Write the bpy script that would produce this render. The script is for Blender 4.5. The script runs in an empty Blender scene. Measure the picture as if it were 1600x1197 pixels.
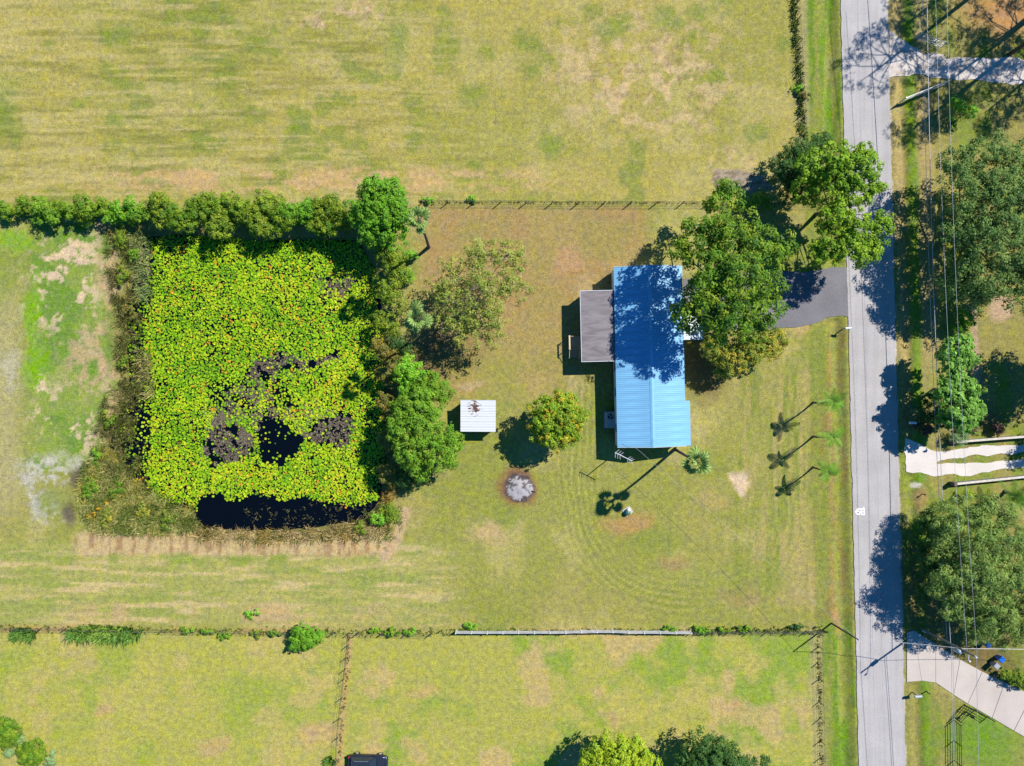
import bpy, bmesh, math, random
import numpy as np
from mathutils import Vector, Matrix, Euler

# ------------------------------------------------------------------ camera, sky, sun, exposure
H = 88.8                      # drone height above the lawn, metres
S = 12.5                      # photograph pixels per metre at ground level
SUN_ELEV = 47.0
SHADOW = (-0.79, -0.613)      # shadows fall towards the lower left
scene = bpy.context.scene
cam_data = bpy.data.cameras.new("camera")
cam = bpy.data.objects.new("camera", cam_data)
scene.collection.objects.link(cam)
cam.location = (0.0, 0.0, H)
cam.rotation_euler = (0.0, 0.0, 0.0)
cam_data.sensor_width = 36.0
cam_data.lens = 36.0 * H / (1600.0 / S)
cam_data.clip_start = 0.5
cam_data.clip_end = 5000.0
scene.camera = cam

world = bpy.data.worlds.new("World")
scene.world = world
world.use_nodes = True
wn = world.node_tree.nodes
wl = world.node_tree.links
bg = wn["Background"]
sky = wn.new("ShaderNodeTexSky")
sky.sky_type = 'NISHITA'
sky.sun_disc = False
sky.sun_elevation = math.radians(SUN_ELEV)
sky.sun_rotation = math.atan2(-SHADOW[0], -SHADOW[1])
sky.air_density = 0.7
sky.dust_density = 0.0
sky.ozone_density = 6.0
deep = wn.new("ShaderNodeMix")            # deep clear-air blue, the same over the whole sky
deep.data_type = 'RGBA'; deep.blend_type = 'MULTIPLY'; deep.inputs['Factor'].default_value = 1.0
deep.inputs['B'].default_value = (0.30, 1.0, 1.3, 1.0)
wl.new(sky.outputs[0], deep.inputs['A']); wl.new(deep.outputs['Result'], bg.inputs[0])
bg.inputs[1].default_value = 0.085

sun_data = bpy.data.lights.new("sun", 'SUN')
sun_data.energy = 5.0
sun_data.angle = math.radians(0.5)
sun_data.color = (1.0, 0.93, 0.85)
sun = bpy.data.objects.new("sun", sun_data)
scene.collection.objects.link(sun)
ce = math.cos(math.radians(SUN_ELEV))
sun_dir = Vector((SHADOW[0] * ce, SHADOW[1] * ce, -math.sin(math.radians(SUN_ELEV))))
sun.rotation_euler = sun_dir.to_track_quat('-Z', 'Y').to_euler()
sun.location = (60, 50, 120)

scene.view_settings.view_transform = 'Standard'
scene.view_settings.look = 'None'
scene.view_settings.gamma = 1.0
scene.view_settings.use_curve_mapping = False
scene.view_settings.exposure = 0.55
LIT = 1.75                    # radiance of a white lawn-level surface in the sun at that exposure

C = scene.collection
rng = np.random.default_rng(7)
random.seed(7)

# ------------------------------------------------------------------ helpers
def W(px, py, h=0.0):
    k = (1.0 - h / H) / S
    return Vector(((px - 800.0) * k, (598.5 - py) * k, h))

def lin(c):
    c = np.asarray(c, dtype=float) / 255.0
    return np.where(c <= 0.04045, c / 12.92, ((c + 0.055) / 1.055) ** 2.4)

def alb(r, g, b):
    """apparent sunlit sRGB colour -> albedo"""
    return np.clip(lin((r, g, b)) / LIT, 0.0, 0.85)

def tag(o, label=None, cat=None, group=None, kind=None):
    if label: o["label"] = label
    if cat: o["category"] = cat
    if group: o["group"] = group
    if kind: o["kind"] = kind
    return o

def empty(name, loc=(0, 0, 0), rz=0.0):
    o = bpy.data.objects.new(name, None)
    o.empty_display_size = 0.5
    C.objects.link(o)
    o.location = loc
    o.rotation_euler = (0, 0, rz)
    return o

def link(name, me, mat=None, parent=None):
    o = bpy.data.objects.new(name, me)
    C.objects.link(o)
    if mat is not None and len(me.materials) == 0:
        me.materials.append(mat)
    if parent is not None:
        o.parent = parent
    return o

def np_mesh(name, verts, faces, color=None, domain='FACE', smooth=False):
    """verts (n,3), faces (m,k) all the same k"""
    verts = np.asarray(verts, dtype=np.float32)
    faces = np.asarray(faces, dtype=np.int32)
    me = bpy.data.meshes.new(name)
    m, k = faces.shape
    me.vertices.add(len(verts)); me.vertices.foreach_set("co", verts.ravel())
    me.loops.add(m * k); me.loops.foreach_set("vertex_index", faces.ravel())
    me.polygons.add(m); me.polygons.foreach_set("loop_start", np.arange(0, m * k, k, dtype=np.int32))
    if smooth:
        me.polygons.foreach_set("use_smooth", np.ones(m, dtype=bool))
    me.update(calc_edges=True)
    if color is not None:
        a = me.attributes.new("Col", 'FLOAT_COLOR', domain)
        col = np.ones((len(color), 4), dtype=np.float32); col[:, :3] = color
        a.data.foreach_set("color", col.ravel())
    return me

class MB:
    """collects simple solids into one mesh"""
    def __init__(self): self.v = []; self.f = []
    def add(self, vs, fs):
        n = len(self.v); self.v += [tuple(p) for p in vs]; self.f += [tuple(i + n for i in q) for q in fs]; return self
    def box(self, c, s, rz=0.0, M=None):
        x, y, z = s[0] / 2, s[1] / 2, s[2] / 2
        vs = [Vector(p) for p in ((-x, -y, -z), (x, -y, -z), (x, y, -z), (-x, y, -z), (-x, -y, z), (x, -y, z), (x, y, z), (-x, y, z))]
        R = Matrix.Rotation(rz, 3, 'Z') if M is None else M
        vs = [R @ p + Vector(c) for p in vs]
        return self.add(vs, [(3, 2, 1, 0), (4, 5, 6, 7), (0, 1, 5, 4), (1, 2, 6, 5), (2, 3, 7, 6), (3, 0, 4, 7)])
    def tube(self, pts, radii, n=6, cap=True):
        pts = [Vector(p) for p in pts]
        if not hasattr(radii, '__len__'): radii = [radii] * len(pts)
        rings = []
        for i, p in enumerate(pts):
            d = (pts[min(i + 1, len(pts) - 1)] - pts[max(i - 1, 0)])
            if d.length < 1e-6: d = Vector((0, 0, 1))
            d.normalize()
            a = d.cross(Vector((0, 0, 1)) if abs(d.z) < 0.9 else Vector((1, 0, 0))).normalized()
            b = d.cross(a)
            rings.append([p + (a * math.cos(2 * math.pi * k / n) + b * math.sin(2 * math.pi * k / n)) * radii[i] for k in range(n)])
        vs = [v for r in rings for v in r]; fs = []
        for i in range(len(pts) - 1):
            for k in range(n):
                k2 = (k + 1) % n
                fs.append((i * n + k, i * n + k2, (i + 1) * n + k2, (i + 1) * n + k))
        if cap:
            fs.append(tuple(range(n))[::-1]); fs.append(tuple((len(pts) - 1) * n + k for k in range(n)))
        return self.add(vs, fs)
    def lathe(self, c, prof, n=12):
        vs = []; fs = []
        for r, z in prof:
            for k in range(n):
                a = 2 * math.pi * k / n
                vs.append((c[0] + r * math.cos(a), c[1] + r * math.sin(a), c[2] + z))
        for i in range(len(prof) - 1):
            for k in range(n):
                k2 = (k + 1) % n
                fs.append((i * n + k, i * n + k2, (i + 1) * n + k2, (i + 1) * n + k))
        fs.append(tuple(range(n))[::-1]); fs.append(tuple((len(prof) - 1) * n + k for k in range(n)))
        return self.add(vs, fs)
    def mesh(self, name, smooth=False):
        me = bpy.data.meshes.new(name); me.from_pydata(self.v, [], self.f); me.update()
        if smooth: me.polygons.foreach_set("use_smooth", [True] * len(me.polygons))
        return me
    def build(self, name, mat, parent=None, smooth=False, bevel=0.0):
        me = self.mesh(name, smooth)
        if bevel > 0:
            bm = bmesh.new(); bm.from_mesh(me)
            bmesh.ops.bevel(bm, geom=list(bm.edges), offset=bevel, segments=1, affect='EDGES')
            bm.to_mesh(me); bm.free()
        return link(name, me, mat, parent)

# numpy value noise
_tab = rng.random((16, 256, 256)).astype(np.float32)
def vnoise(x, y, seed=0):
    t = _tab[seed % 16]
    xi = np.floor(x).astype(int); yi = np.floor(y).astype(int)
    fx = x - xi; fy = y - yi
    fx = fx * fx * (3 - 2 * fx); fy = fy * fy * (3 - 2 * fy)
    a = t[yi % 256, xi % 256]; b = t[yi % 256, (xi + 1) % 256]
    c = t[(yi + 1) % 256, xi % 256]; d = t[(yi + 1) % 256, (xi + 1) % 256]
    return (a * (1 - fx) + b * fx) * (1 - fy) + (c * (1 - fx) + d * fx) * fy
def fbm(x, y, scale, seed=0, octaves=4, gain=0.55):
    """scale: metres (or pixels) per feature; result about 0..1, mean 0.5"""
    s = 0; amp = 1; tot = 0
    for o in range(octaves):
        f = 2.03 ** o / scale
        s = s + amp * vnoise(x * f + 17.3 * o + 5.1 * seed, y * f + 9.7 * o + 3.3 * seed, seed + o); tot += amp; amp *= gain
    return s / tot
def sstep(a, b, x):
    t = np.clip((x - a) / (b - a), 0, 1); return t * t * (3 - 2 * t)
def mix(c, col, m):
    m = np.clip(m, 0, 1)[..., None]; return c * (1 - m) + np.asarray(col) * m
def in_poly(x, y, poly):
    x = np.asarray(x, dtype=float); y = np.asarray(y, dtype=float); r = np.zeros(x.shape, dtype=bool)
    for (x1, y1), (x2, y2) in zip(poly, poly[1:] + poly[:1]):
        c = ((y1 > y) != (y2 > y)) & (x < (x2 - x1) * (y - y1) / (y2 - y1 + 1e-12) + x1); r ^= c
    return r
def dist_path(x, y, pts):
    d = np.full(np.shape(x), 1e9)
    for (x1, y1), (x2, y2) in zip(pts[:-1], pts[1:]):
        dx, dy = x2 - x1, y2 - y1; t = np.clip(((x - x1) * dx + (y - y1) * dy) / (dx * dx + dy * dy + 1e-9), 0, 1)
        d = np.minimum(d, np.hypot(x - x1 - t * dx, y - y1 - t * dy))
    return d
def sd_poly(x, y, poly):
    """signed distance in pixels, negative inside"""
    d = dist_path(x, y, poly + poly[:1]); return np.where(in_poly(x, y, poly), -d, d)
def smooth_path(pts, n=8):
    P = [pts[0]] + list(pts) + [pts[-1]]; out = []
    for i in range(1, len(P) - 2):
        p0, p1, p2, p3 = [np.array(P[j], dtype=float) for j in (i - 1, i, i + 1, i + 2)]
        for k in range(n):
            t = k / n
            out.append(tuple(0.5 * (2 * p1 + (p2 - p0) * t + (2 * p0 - 5 * p1 + 4 * p2 - p3) * t * t + (3 * p1 - p0 - 3 * p2 + p3) * t ** 3)))
    out.append(tuple(P[-2])); return out

# ------------------------------------------------------------------ materials
def new_mat(name):
    m = bpy.data.materials.new(name); m.use_nodes = True
    return m, m.node_tree.nodes, m.node_tree.links, m.node_tree.nodes["Principled BSDF"]

def mat_plain(name, col, rough=0.6, metal=0.0, var=0.12, scale=3.0, bump=0.0, spec=0.4, stretch=(1, 1, 1)):
    m, n, l, p = new_mat(name)
    tc = n.new("ShaderNodeTexCoord"); mp = n.new("ShaderNodeMapping"); mp.inputs['Scale'].default_value = stretch
    l.new(tc.outputs['Object'], mp.inputs[0])
    nz = n.new("ShaderNodeTexNoise"); nz.inputs['Scale'].default_value = scale; nz.inputs['Detail'].default_value = 5
    l.new(mp.outputs[0], nz.inputs['Vector'])
    mr = n.new("ShaderNodeMapRange"); mr.inputs[1].default_value = 0.3; mr.inputs[2].default_value = 0.7
    mr.inputs[3].default_value = 1 - var; mr.inputs[4].default_value = 1 + var
    l.new(nz.outputs[0], mr.inputs[0])
    mul = n.new("ShaderNodeVectorMath"); mul.operation = 'SCALE'; mul.inputs[0].default_value = tuple(col)
    l.new(mr.outputs[0], mul.inputs['Scale']); l.new(mul.outputs[0], p.inputs['Base Color'])
    p.inputs['Roughness'].default_value = rough; p.inputs['Metallic'].default_value = metal
    p.inputs['Specular IOR Level'].default_value = spec
    if bump > 0:
        b = n.new("ShaderNodeBump"); b.inputs['Strength'].default_value = bump; b.inputs['Distance'].default_value = 0.05
        l.new(nz.outputs[0], b.inputs['Height']); l.new(b.outputs[0], p.inputs['Normal'])
    return m

def mat_leaf(name, trans=0.25, rough=0.45, spec=0.35):
    m, n, l, p = new_mat(name)
    at = n.new("ShaderNodeAttribute"); at.attribute_name = "Col"
    oi = n.new("ShaderNodeObjectInfo")
    mr = n.new("ShaderNodeMapRange"); mr.inputs[3].default_value = 0.92; mr.inputs[4].default_value = 1.08
    l.new(oi.outputs['Random'], mr.inputs[0])
    mul = n.new("ShaderNodeVectorMath"); mul.operation = 'SCALE'
    l.new(at.outputs['Color'], mul.inputs[0]); l.new(mr.outputs[0], mul.inputs['Scale'])
    l.new(mul.outputs[0], p.inputs['Base Color'])
    p.inputs['Roughness'].default_value = rough; p.inputs['Specular IOR Level'].default_value = spec
    tr = n.new("ShaderNodeBsdfTranslucent"); l.new(mul.outputs[0], tr.inputs['Color'])
    mx = n.new("ShaderNodeMixShader"); mx.inputs[0].default_value = trans
    l.new(p.outputs[0], mx.inputs[1]); l.new(tr.outputs[0], mx.inputs[2])
    l.new(mx.outputs[0], n["Material Output"].inputs['Surface'])
    return m

def mat_ground():
    m, n, l, p = new_mat("ground_cover")
    at = n.new("ShaderNodeAttribute"); at.attribute_name = "Col"
    fl = n.new("ShaderNodeAttribute"); fl.attribute_name = "fleck"
    tc = n.new("ShaderNodeTexCoord")
    def noise(scale, detail, rough=0.6):
        z = n.new("ShaderNodeTexNoise"); z.inputs['Scale'].default_value = scale; z.inputs['Detail'].default_value = detail
        z.inputs['Roughness'].default_value = rough; l.new(tc.outputs['Object'], z.inputs['Vector']); return z
    def rmap(src, a, b, c, d):
        r = n.new("ShaderNodeMapRange"); r.inputs[1].default_value = a; r.inputs[2].default_value = b
        r.inputs[3].default_value = c; r.inputs[4].default_value = d; l.new(src, r.inputs[0]); return r
    n1 = noise(1.7, 6, 0.85); n2 = noise(0.9, 4); n3 = noise(2.3, 3, 0.75); n4 = noise(2.6, 4, 0.75)
    r1 = rmap(n1.outputs[0], 0.34, 0.66, 0.68, 1.32); r2 = rmap(n2.outputs[0], 0.3, 0.7, 0.9, 1.1)
    n5 = noise(7.5, 1.5, 0.7); r5 = rmap(n5.outputs[0], 0.32, 0.68, 0.74, 1.28)
    m0 = n.new("ShaderNodeMath"); m0.operation = 'MULTIPLY'; l.new(r1.outputs[0], m0.inputs[0]); l.new(r5.outputs[0], m0.inputs[1])
    mu = n.new("ShaderNodeMath"); mu.operation = 'MULTIPLY'; l.new(m0.outputs[0], mu.inputs[0]); l.new(r2.outputs[0], mu.inputs[1])
    sc = n.new("ShaderNodeVectorMath"); sc.operation = 'SCALE'; l.new(at.outputs['Color'], sc.inputs[0]); l.new(mu.outputs[0], sc.inputs['Scale'])
    # hue drift between greener and strawier blades
    hs = n.new("ShaderNodeHueSaturation"); l.new(sc.outputs[0], hs.inputs['Color'])
    rh = rmap(n3.outputs[0], 0.3, 0.7, 0.488, 0.512); l.new(rh.outputs[0], hs.inputs['Hue'])
    rs = rmap(n2.outputs[0], 0.3, 0.7, 0.88, 1.12); l.new(rs.outputs[0], hs.inputs['Saturation'])
    # straw flecks
    rf = rmap(n4.outputs[0], 0.55, 0.68, 0.0, 0.75)
    mf = n.new("ShaderNodeMath"); mf.operation = 'MULTIPLY'; l.new(rf.outputs[0], mf.inputs[0]); l.new(fl.outputs['Fac'], mf.inputs[1])
    mx = n.new("ShaderNodeMix"); mx.data_type = 'RGBA'; l.new(mf.outputs[0], mx.inputs['Factor'])
    l.new(hs.outputs[0], mx.inputs['A']); mx.inputs['B'].default_value = (*alb(226, 200, 158), 1)
    l.new(mx.outputs['Result'], p.inputs['Base Color'])
    p.inputs['Roughness'].default_value = 0.9; p.inputs['Specular IOR Level'].default_value = 0.1
    b = n.new("ShaderNodeBump"); b.inputs['Strength'].default_value = 0.35; b.inputs['Distance'].default_value = 0.06
    l.new(n1.outputs[0], b.inputs['Height']); l.new(b.outputs[0], p.inputs['Normal'])
    return m

M = {}
M['ground'] = mat_ground()
M['leaf'] = mat_leaf("foliage", 0.25, 0.5, 0.12)
M['palm'] = mat_leaf("palm_leaf", 0.25, 0.5, 0.15)
M['pad'] = mat_leaf("lily_leaf", 0.05, 0.5, 0.15)
M['grass'] = mat_leaf("dry_grass", 0.2, 0.7, 0.15)
M['weed'] = mat_leaf("dead_weed", 0.0, 0.8, 0.2)
M['bark'] = mat_plain("bark", alb(120, 108, 98), 0.9, var=0.3, scale=5, bump=0.5, spec=0.1)
M['bark_pale'] = mat_plain("pale_bark", alb(165, 155, 145), 0.9, var=0.3, scale=6, bump=0.5, spec=0.1)
M['palm_bark'] = mat_plain("palm_bark", alb(135, 120, 112), 0.9, var=0.35, scale=4, bump=0.6, spec=0.1, stretch=(1, 1, 4))
M['post'] = mat_plain("weathered_post", alb(120, 110, 95), 0.9, var=0.25, scale=6)
M['post_tan'] = mat_plain("tan_timber_post", alb(190, 165, 120), 0.9, var=0.25, scale=6)
M['wire'] = mat_plain("fence_wire", alb(95, 98, 92), 0.6, 0.3, var=0.1)
M['cable'] = mat_plain("grey_cable", alb(226, 228, 230), 0.5, 0.3, var=0.05)
M['white'] = mat_plain("white_vinyl", (0.62, 0.65, 0.68), 0.45, var=0.08, scale=1.2)
M['wall'] = mat_plain("siding", (0.55, 0.57, 0.55), 0.6, var=0.08, scale=2)
M['black'] = mat_plain("black_metal", (0.012, 0.013, 0.014), 0.4, 0.2, var=0.1)
M['dark'] = mat_plain("dark_plastic", (0.02, 0.02, 0.022), 0.5, var=0.1)
M['glass'] = mat_plain("window_glass", (0.02, 0.03, 0.04), 0.08, var=0.05, spec=0.6)

# ------------------------------------------------------------------ ground sheet
POND = [(222, 374), (300, 368), (400, 378), (480, 376), (556, 378), (580, 420), (590, 480), (596, 560), (599, 640), (597, 720), (588, 780),
        (562, 812), (480, 824), (400, 828), (310, 826), (262, 792), (228, 774), (196, 735), (170, 695), (186, 645), (200, 600), (197, 540), (193, 500), (203, 455), (210, 410)]
ROAD_L = lambda y: 1313.5 + (y / 1197.0) * 28.5
ROAD_R = lambda y: 1386.5 + (y / 1197.0) * 28.5
ASPHALT = [(1068, 436), (1150, 430), (1213, 424), (1240, 423), (1262, 427), (1290, 420), (1324, 417), (1328, 450), (1329, 496), (1318, 494), (1292, 497), (1268, 508), (1235, 512), (1190, 516), (1130, 513), (1068, 508)]
SHELL = [(1413, 686), (1425, 690), (1440, 697), (1458, 703), (1480, 705), (1505, 702), (1530, 698), (1560, 697), (1620, 693), (1660, 692), (1660, 706), (1620, 705), (1560, 709), (1520, 713), (1490, 716), (1470, 718), (1464, 721), (1470, 724), (1500, 723), (1550, 722), (1600, 717), (1660, 711), (1660, 724), (1600, 730), (1550, 736), (1510, 742), (1470, 742), (1440, 740), (1415, 738)]
SANDY = [(1386, 42), (1400, 55), (1425, 72), (1450, 84), (1480, 88), (1520, 92), (1560, 92), (1600, 94), (1660, 96), (1660, 128), (1600, 132), (1560, 130), (1530, 124), (1490, 124), (1450, 118), (1420, 118), (1388, 122)]
CONCRETE_DRIVE = [(1417, 988), (1428, 985), (1450, 998), (1475, 1015), (1500, 1030), (1540, 1052), (1600, 1080), (1680, 1118), (1680, 1196), (1600, 1152), (1560, 1128), (1520, 1104), (1490, 1085), (1462, 1067), (1440, 1064), (1417, 1066)]
LANES = [ASPHALT, SHELL, SANDY, CONCRETE_DRIVE]
TRACK = smooth_path([(905, 600), (896, 690), (897, 770), (912, 840), (950, 897), (1010, 930), (1080, 940), (1150, 934), (1205, 905), (1234, 850), (1240, 770), (1238, 690), (1225, 610), (1200, 560)])
WATER_Z = -0.75

def ground_z(px, py):
    px = np.asarray(px, dtype=float); py = np.asarray(py, dtype=float)
    z = 0.05 * (fbm(px, py, 60, 3, 3) - 0.5) * 2
    # roadside ditches (west and east of the road)
    for off, w, d, side in ((18, 20, 0.42, 'W'), (20, 16, 0.3, 'E')):
        c = (ROAD_L(py) - off) if side == 'W' else (ROAD_R(py) + off)
        z = z - d * np.exp(-((px - c) / (w * 0.55)) ** 2)
    # banks and bed of the pond
    d = sd_poly(px + 10 * (fbm(px, py, 30, 5) - 0.5), py + 10 * (fbm(px, py, 30, 6) - 0.5), POND)
    z = z - 1.9 * (1 - sstep(-28, 26, d))
    # the road and the driveways sit on levelled ground
    lev = 1 - sstep(2, 9, np.maximum(ROAD_L(py) - px, px - ROAD_R(py)))
    for poly in LANES:
        lev = np.maximum(lev, 1 - sstep(0, 7, sd_poly(px, py, poly)))
    return z * (1 - lev) - 0.06 * lev
def gz1(px, py): return float(ground_z(np.array([px]), np.array([py]))[0])
def PX(v): return 800 + v[0] * S, 598.5 - v[1] * S

def build_ground():
    fine_x = np.arange(-66.0, 66.01, 0.21); fine_y = np.arange(-50.0, 50.01, 0.21)
    ext = np.array([2, 5, 10, 18, 30, 50, 90, 160, 300, 600, 1200, 2500.0])
    xs = np.concatenate([(-66.0 - ext)[::-1], fine_x, fine_x[-1] + ext])
    ys = np.concatenate([(-50.0 - ext)[::-1], fine_y, fine_y[-1] + ext])
    X, Y = np.meshgrid(xs, ys); nx, ny = len(xs), len(ys)
    px = 800 + X * S; py = 598.5 - Y * S
    z = ground_z(px, py)
    far = np.maximum(np.abs(X) - 66, np.abs(Y) - 50)
    z = np.where(far > 20, -0.05, z)
    # warped pixel coordinates for ragged edges
    wx = px + 26 * (fbm(px, py, 45, 1) - 0.5) * 2; wy = py + 26 * (fbm(px, py, 45, 2) - 0.5) * 2
    n_big = fbm(px, py, 170, 4, 3); n_mid = fbm(px, py, 55, 7, 4); n_sm = fbm(px, py, 16, 8, 4); n_fi = fbm(px, py, 6, 9, 3)
    hs = fbm(px / 9, py, 9, 10, 4); hs2 = fbm(px / 14, py, 5, 11, 3); vs = fbm(px, py / 12, 6, 12, 4)
    def blob(cx, cy, rx, ry=None, soft=0.5, warp=1.0):
        ry = ry or rx
        d = np.hypot((px + (wx - px) * warp - cx) / rx, (py + (wy - py) * warp - cy) / ry)
        return 1 - sstep(1 - soft, 1 + soft, d)
    def band(a, b, v, soft): return sstep(a - soft, a + soft, v) * (1 - sstep(b - soft, b + soft, v))
    OLIVE = alb(172, 167, 98); GREEN = alb(138, 156, 68); BRIGHT = alb(128, 168, 48); TAN = alb(205, 178, 124); STRAW = alb(196, 186, 122)
    BROWN = alb(170, 140, 98); SAND = alb(232, 206, 176); GREY = alb(196, 190, 180); DKGRASS = alb(92, 112, 46); EARTH = alb(120, 98, 72); RUST = alb(186, 130, 88)
    col = np.zeros(X.shape + (3,)); col[:] = OLIVE
    fleck = np.full(X.shape, 0.25)
    col = mix(col, alb(160, 164, 84), sstep(0.45, 0.62, n_big) * 0.8)
    col = mix(col, STRAW, sstep(0.52, 0.7, n_mid) * 0.6)
    col = mix(col, GREEN, sstep(0.55, 0.68, fbm(px, py, 80, 13, 4)) * 0.65)
    # --- north pasture
    north = (1 - sstep(312, 322, py)) * (1 - sstep(1240, 1252, px))
    c = mix(np.broadcast_to(alb(184, 174, 98), col.shape).copy(), alb(158, 162, 80), sstep(0.42, 0.66, fbm(px, py, 130, 14, 4)) * 0.65)
    c = mix(c, STRAW, sstep(0.48, 0.7, n_mid) * 0.55)
    c = mix(c, alb(122, 148, 62), sstep(0.62, 0.72, fbm(px, py, 48, 15, 3)) * 0.55)
    c = mix(c, alb(126, 128, 60), sstep(0.5, 0.7, hs) * 0.45 * (1 - sstep(560, 800, px)))
    c = mix(c, alb(204, 190, 128), sstep(0.52, 0.7, hs2) * 0.6 * (1 - sstep(600, 850, px)))
    tanband = band(262, 300, py + 14 * (n_mid - 0.5), 9) * sstep(60, 260, px) * (1 - sstep(700, 1000, px))
    c = mix(c, alb(214, 180, 132), tanband * sstep(0.42, 0.6, fbm(px / 2.5, py, 12, 1, 4)) * 0.8)
    drysc = np.maximum(blob(1010, 120, 140, 90, 0.7), np.maximum(blob(960, 60, 90, 50, 0.6) * 0.7, blob(1150, 250, 40, 30) * 0.6))
    drysc = np.maximum(drysc, np.maximum(blob(565, 12, 45, 14, 0.4), blob(490, 36, 28, 14, 0.5)))
    c = mix(c, alb(218, 192, 150), drysc * sstep(0.48, 0.62, n_sm) * 0.85)
    c = mix(c, alb(150, 132, 92), drysc * sstep(0.56, 0.68, fbm(px, py, 9, 2, 3)) * 0.5)
    for g in ((615, 65, 16, 26), (8, 165, 22, 40), (960, 40, 30, 14), (1040, 30, 26, 16), (860, 230, 14, 24), (180, 60, 30, 18), (470, 185, 12, 20), (740, 150, 22, 18), (185, 180, 16, 10)):
        c = mix(c, alb(112, 148, 56), blob(*g, 0.6) * 0.55)
    m = north[..., None]; col = col * (1 - m) + c * m
    fleck = np.where(north > 0.5, 0.35 + 0.65 * drysc + 0.4 * tanband + 0.3 * sstep(700, 900, px), fleck)
    # --- mulch-covered bed near the north-east corner of the pasture
    bed = [(1117, 265), (1150, 266), (1195, 276), (1208, 296), (1180, 301), (1120, 292), (1113, 284)]
    mb = (1 - sstep(-2, 3, sd_poly(px + 4 * (n_fi - 0.5), py + 4 * (n_fi - 0.5), bed)))
    col = mix(col, alb(178, 166, 150), mb); col = mix(col, alb(132, 116, 98), mb * sstep(0.5, 0.6, fbm(px / 2, py, 5, 3, 3)) * 0.7)
    # --- brown yard behind the house
    yard = band(322, 620, py, 10) * band(655, 1010, px, 20)
    col = mix(col, alb(178, 152, 102), yard * (0.62 + 0.38 * sstep(0.35, 0.6, n_mid)) * (1 - 0.55 * sstep(520, 620, py)))
    col = mix(col, alb(196, 158, 122), blob(888, 412, 28, 20, 0.5) * 0.75)
    col = mix(col, alb(196, 150, 112), np.maximum(blob(705, 600, 40, 34), blob(730, 590, 36, 26)) * 0.75)
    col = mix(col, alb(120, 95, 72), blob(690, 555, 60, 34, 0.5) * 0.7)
    col = mix(col, alb(206, 182, 148), np.maximum(np.maximum(blob(900, 610, 14, 20), blob(745, 606, 26, 8)), blob(925, 470, 14, 40) * 0.4) * 0.7)
    col = mix(col, GREEN, (blob(745, 745, 34, 50, 0.5) * 0.7))
    # --- front yard and its mowing arcs
    front = sstep(520, 600, py) * (1 - sstep(972, 984, py)) * sstep(640, 720, px) * (1 - sstep(1290, 1302, px))
    col = mix(col, alb(158, 162, 80), front * sstep(0.40, 0.6, fbm(px, py, 90, 2, 4)) * 0.7)
    d = dist_path(px, py, TRACK)
    sgn = np.where(in_poly(px, py, [(int(a), int(b)) for a, b in TRACK]), -1, 1) * d
    win = np.exp(-((sgn + 6) / 34.0) ** 2) * front * sstep(0.2, 0.5, n_big + 0.2 * n_mid)
    stripes = 0.5 + 0.5 * (0.65 * np.sin(sgn / 10.5 * 2 * math.pi + 9 * (fbm(px, py, 110, 2, 3) - 0.5)) + 0.35 * np.sin(sgn / 4.3 * 2 * math.pi)) * sstep(0.2, 0.55, fbm(px, py, 60, 6, 3))
    col = mix(col, alb(196, 188, 112), win * stripes * 0.66); col = mix(col, alb(112, 136, 54), win * (1 - stripes) * 0.52)
    vstr = band(1150, 1292, px, 14) * band(520, 960, py, 40)
    col = mix(col, alb(120, 144, 58), vstr * sstep(0.5, 0.68, vs) * 0.55); col = mix(col, alb(192, 174, 116), vstr * sstep(0.52, 0.7, fbm(px, py / 10, 8, 5, 4)) * 0.6)
    for b, cc, k in (((985, 822, 36, 22), alb(196, 152, 106), 0.7), ((1160, 750, 11, 18), SAND, 1.0), ((1150, 742, 8, 6), SAND, 1.0), ((1108, 786, 30, 12), alb(192, 168, 118), 0.5),
                     ((762, 832, 26, 18), alb(212, 182, 142), 0.7), ((1045, 880, 22, 14), alb(172, 142, 98), 0.6), ((1160, 930, 40, 16), alb(166, 138, 100), 0.5),
                     ((1255, 915, 40, 40), alb(190, 172, 118), 0.6), ((1150, 905, 90, 26), GREEN, 0.45), ((1020, 850, 50, 14), GREEN, 0.5), ((965, 655, 30, 30), EARTH, 0.3),
                     ((1085, 655, 40, 50), STRAW, 0.35), ((1000, 590, 30, 12), EARTH, 0.3), ((1090, 580, 36, 40), EARTH, 0.75), ((1260, 505, 60, 14), alb(206, 180, 126), 0.7), ((1300, 512, 20, 12), alb(200, 170, 118), 0.6)):
        col = mix(col, cc, blob(*b, 0.4 if cc is SAND else 0.55, 0.6 if cc is SAND else 1.0) * k)
    # burnt ring round the ash heap
    col = mix(col, alb(150, 112, 82), blob(811, 762, 31, 28, 0.35, 0.5)); col = mix(col, alb(96, 80, 70), blob(811, 762, 22, 21, 0.3, 0.4) * 0.8)
    # --- rough ground west of the pond
    west = (1 - sstep(178, 200, px + 8 * (n_mid - 0.5))) * band(338, 735, py, 10)
    col = mix(col, alb(142, 168, 76), west * (0.35 + 0.65 * sstep(38, 70, px)) * 0.9)
    col = mix(col, alb(112, 154, 60), west * sstep(0.5, 0.62, fbm(px, py, 60, 6, 4)) * 0.8 * sstep(30, 60, px))
    col = mix(col, alb(132, 182, 40), west * np.maximum(np.maximum(blob(60, 575, 22, 30), blob(20, 370, 26, 14)), np.maximum(blob(50, 500, 14, 50), blob(55, 430, 10, 12))) * 0.85)
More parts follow.
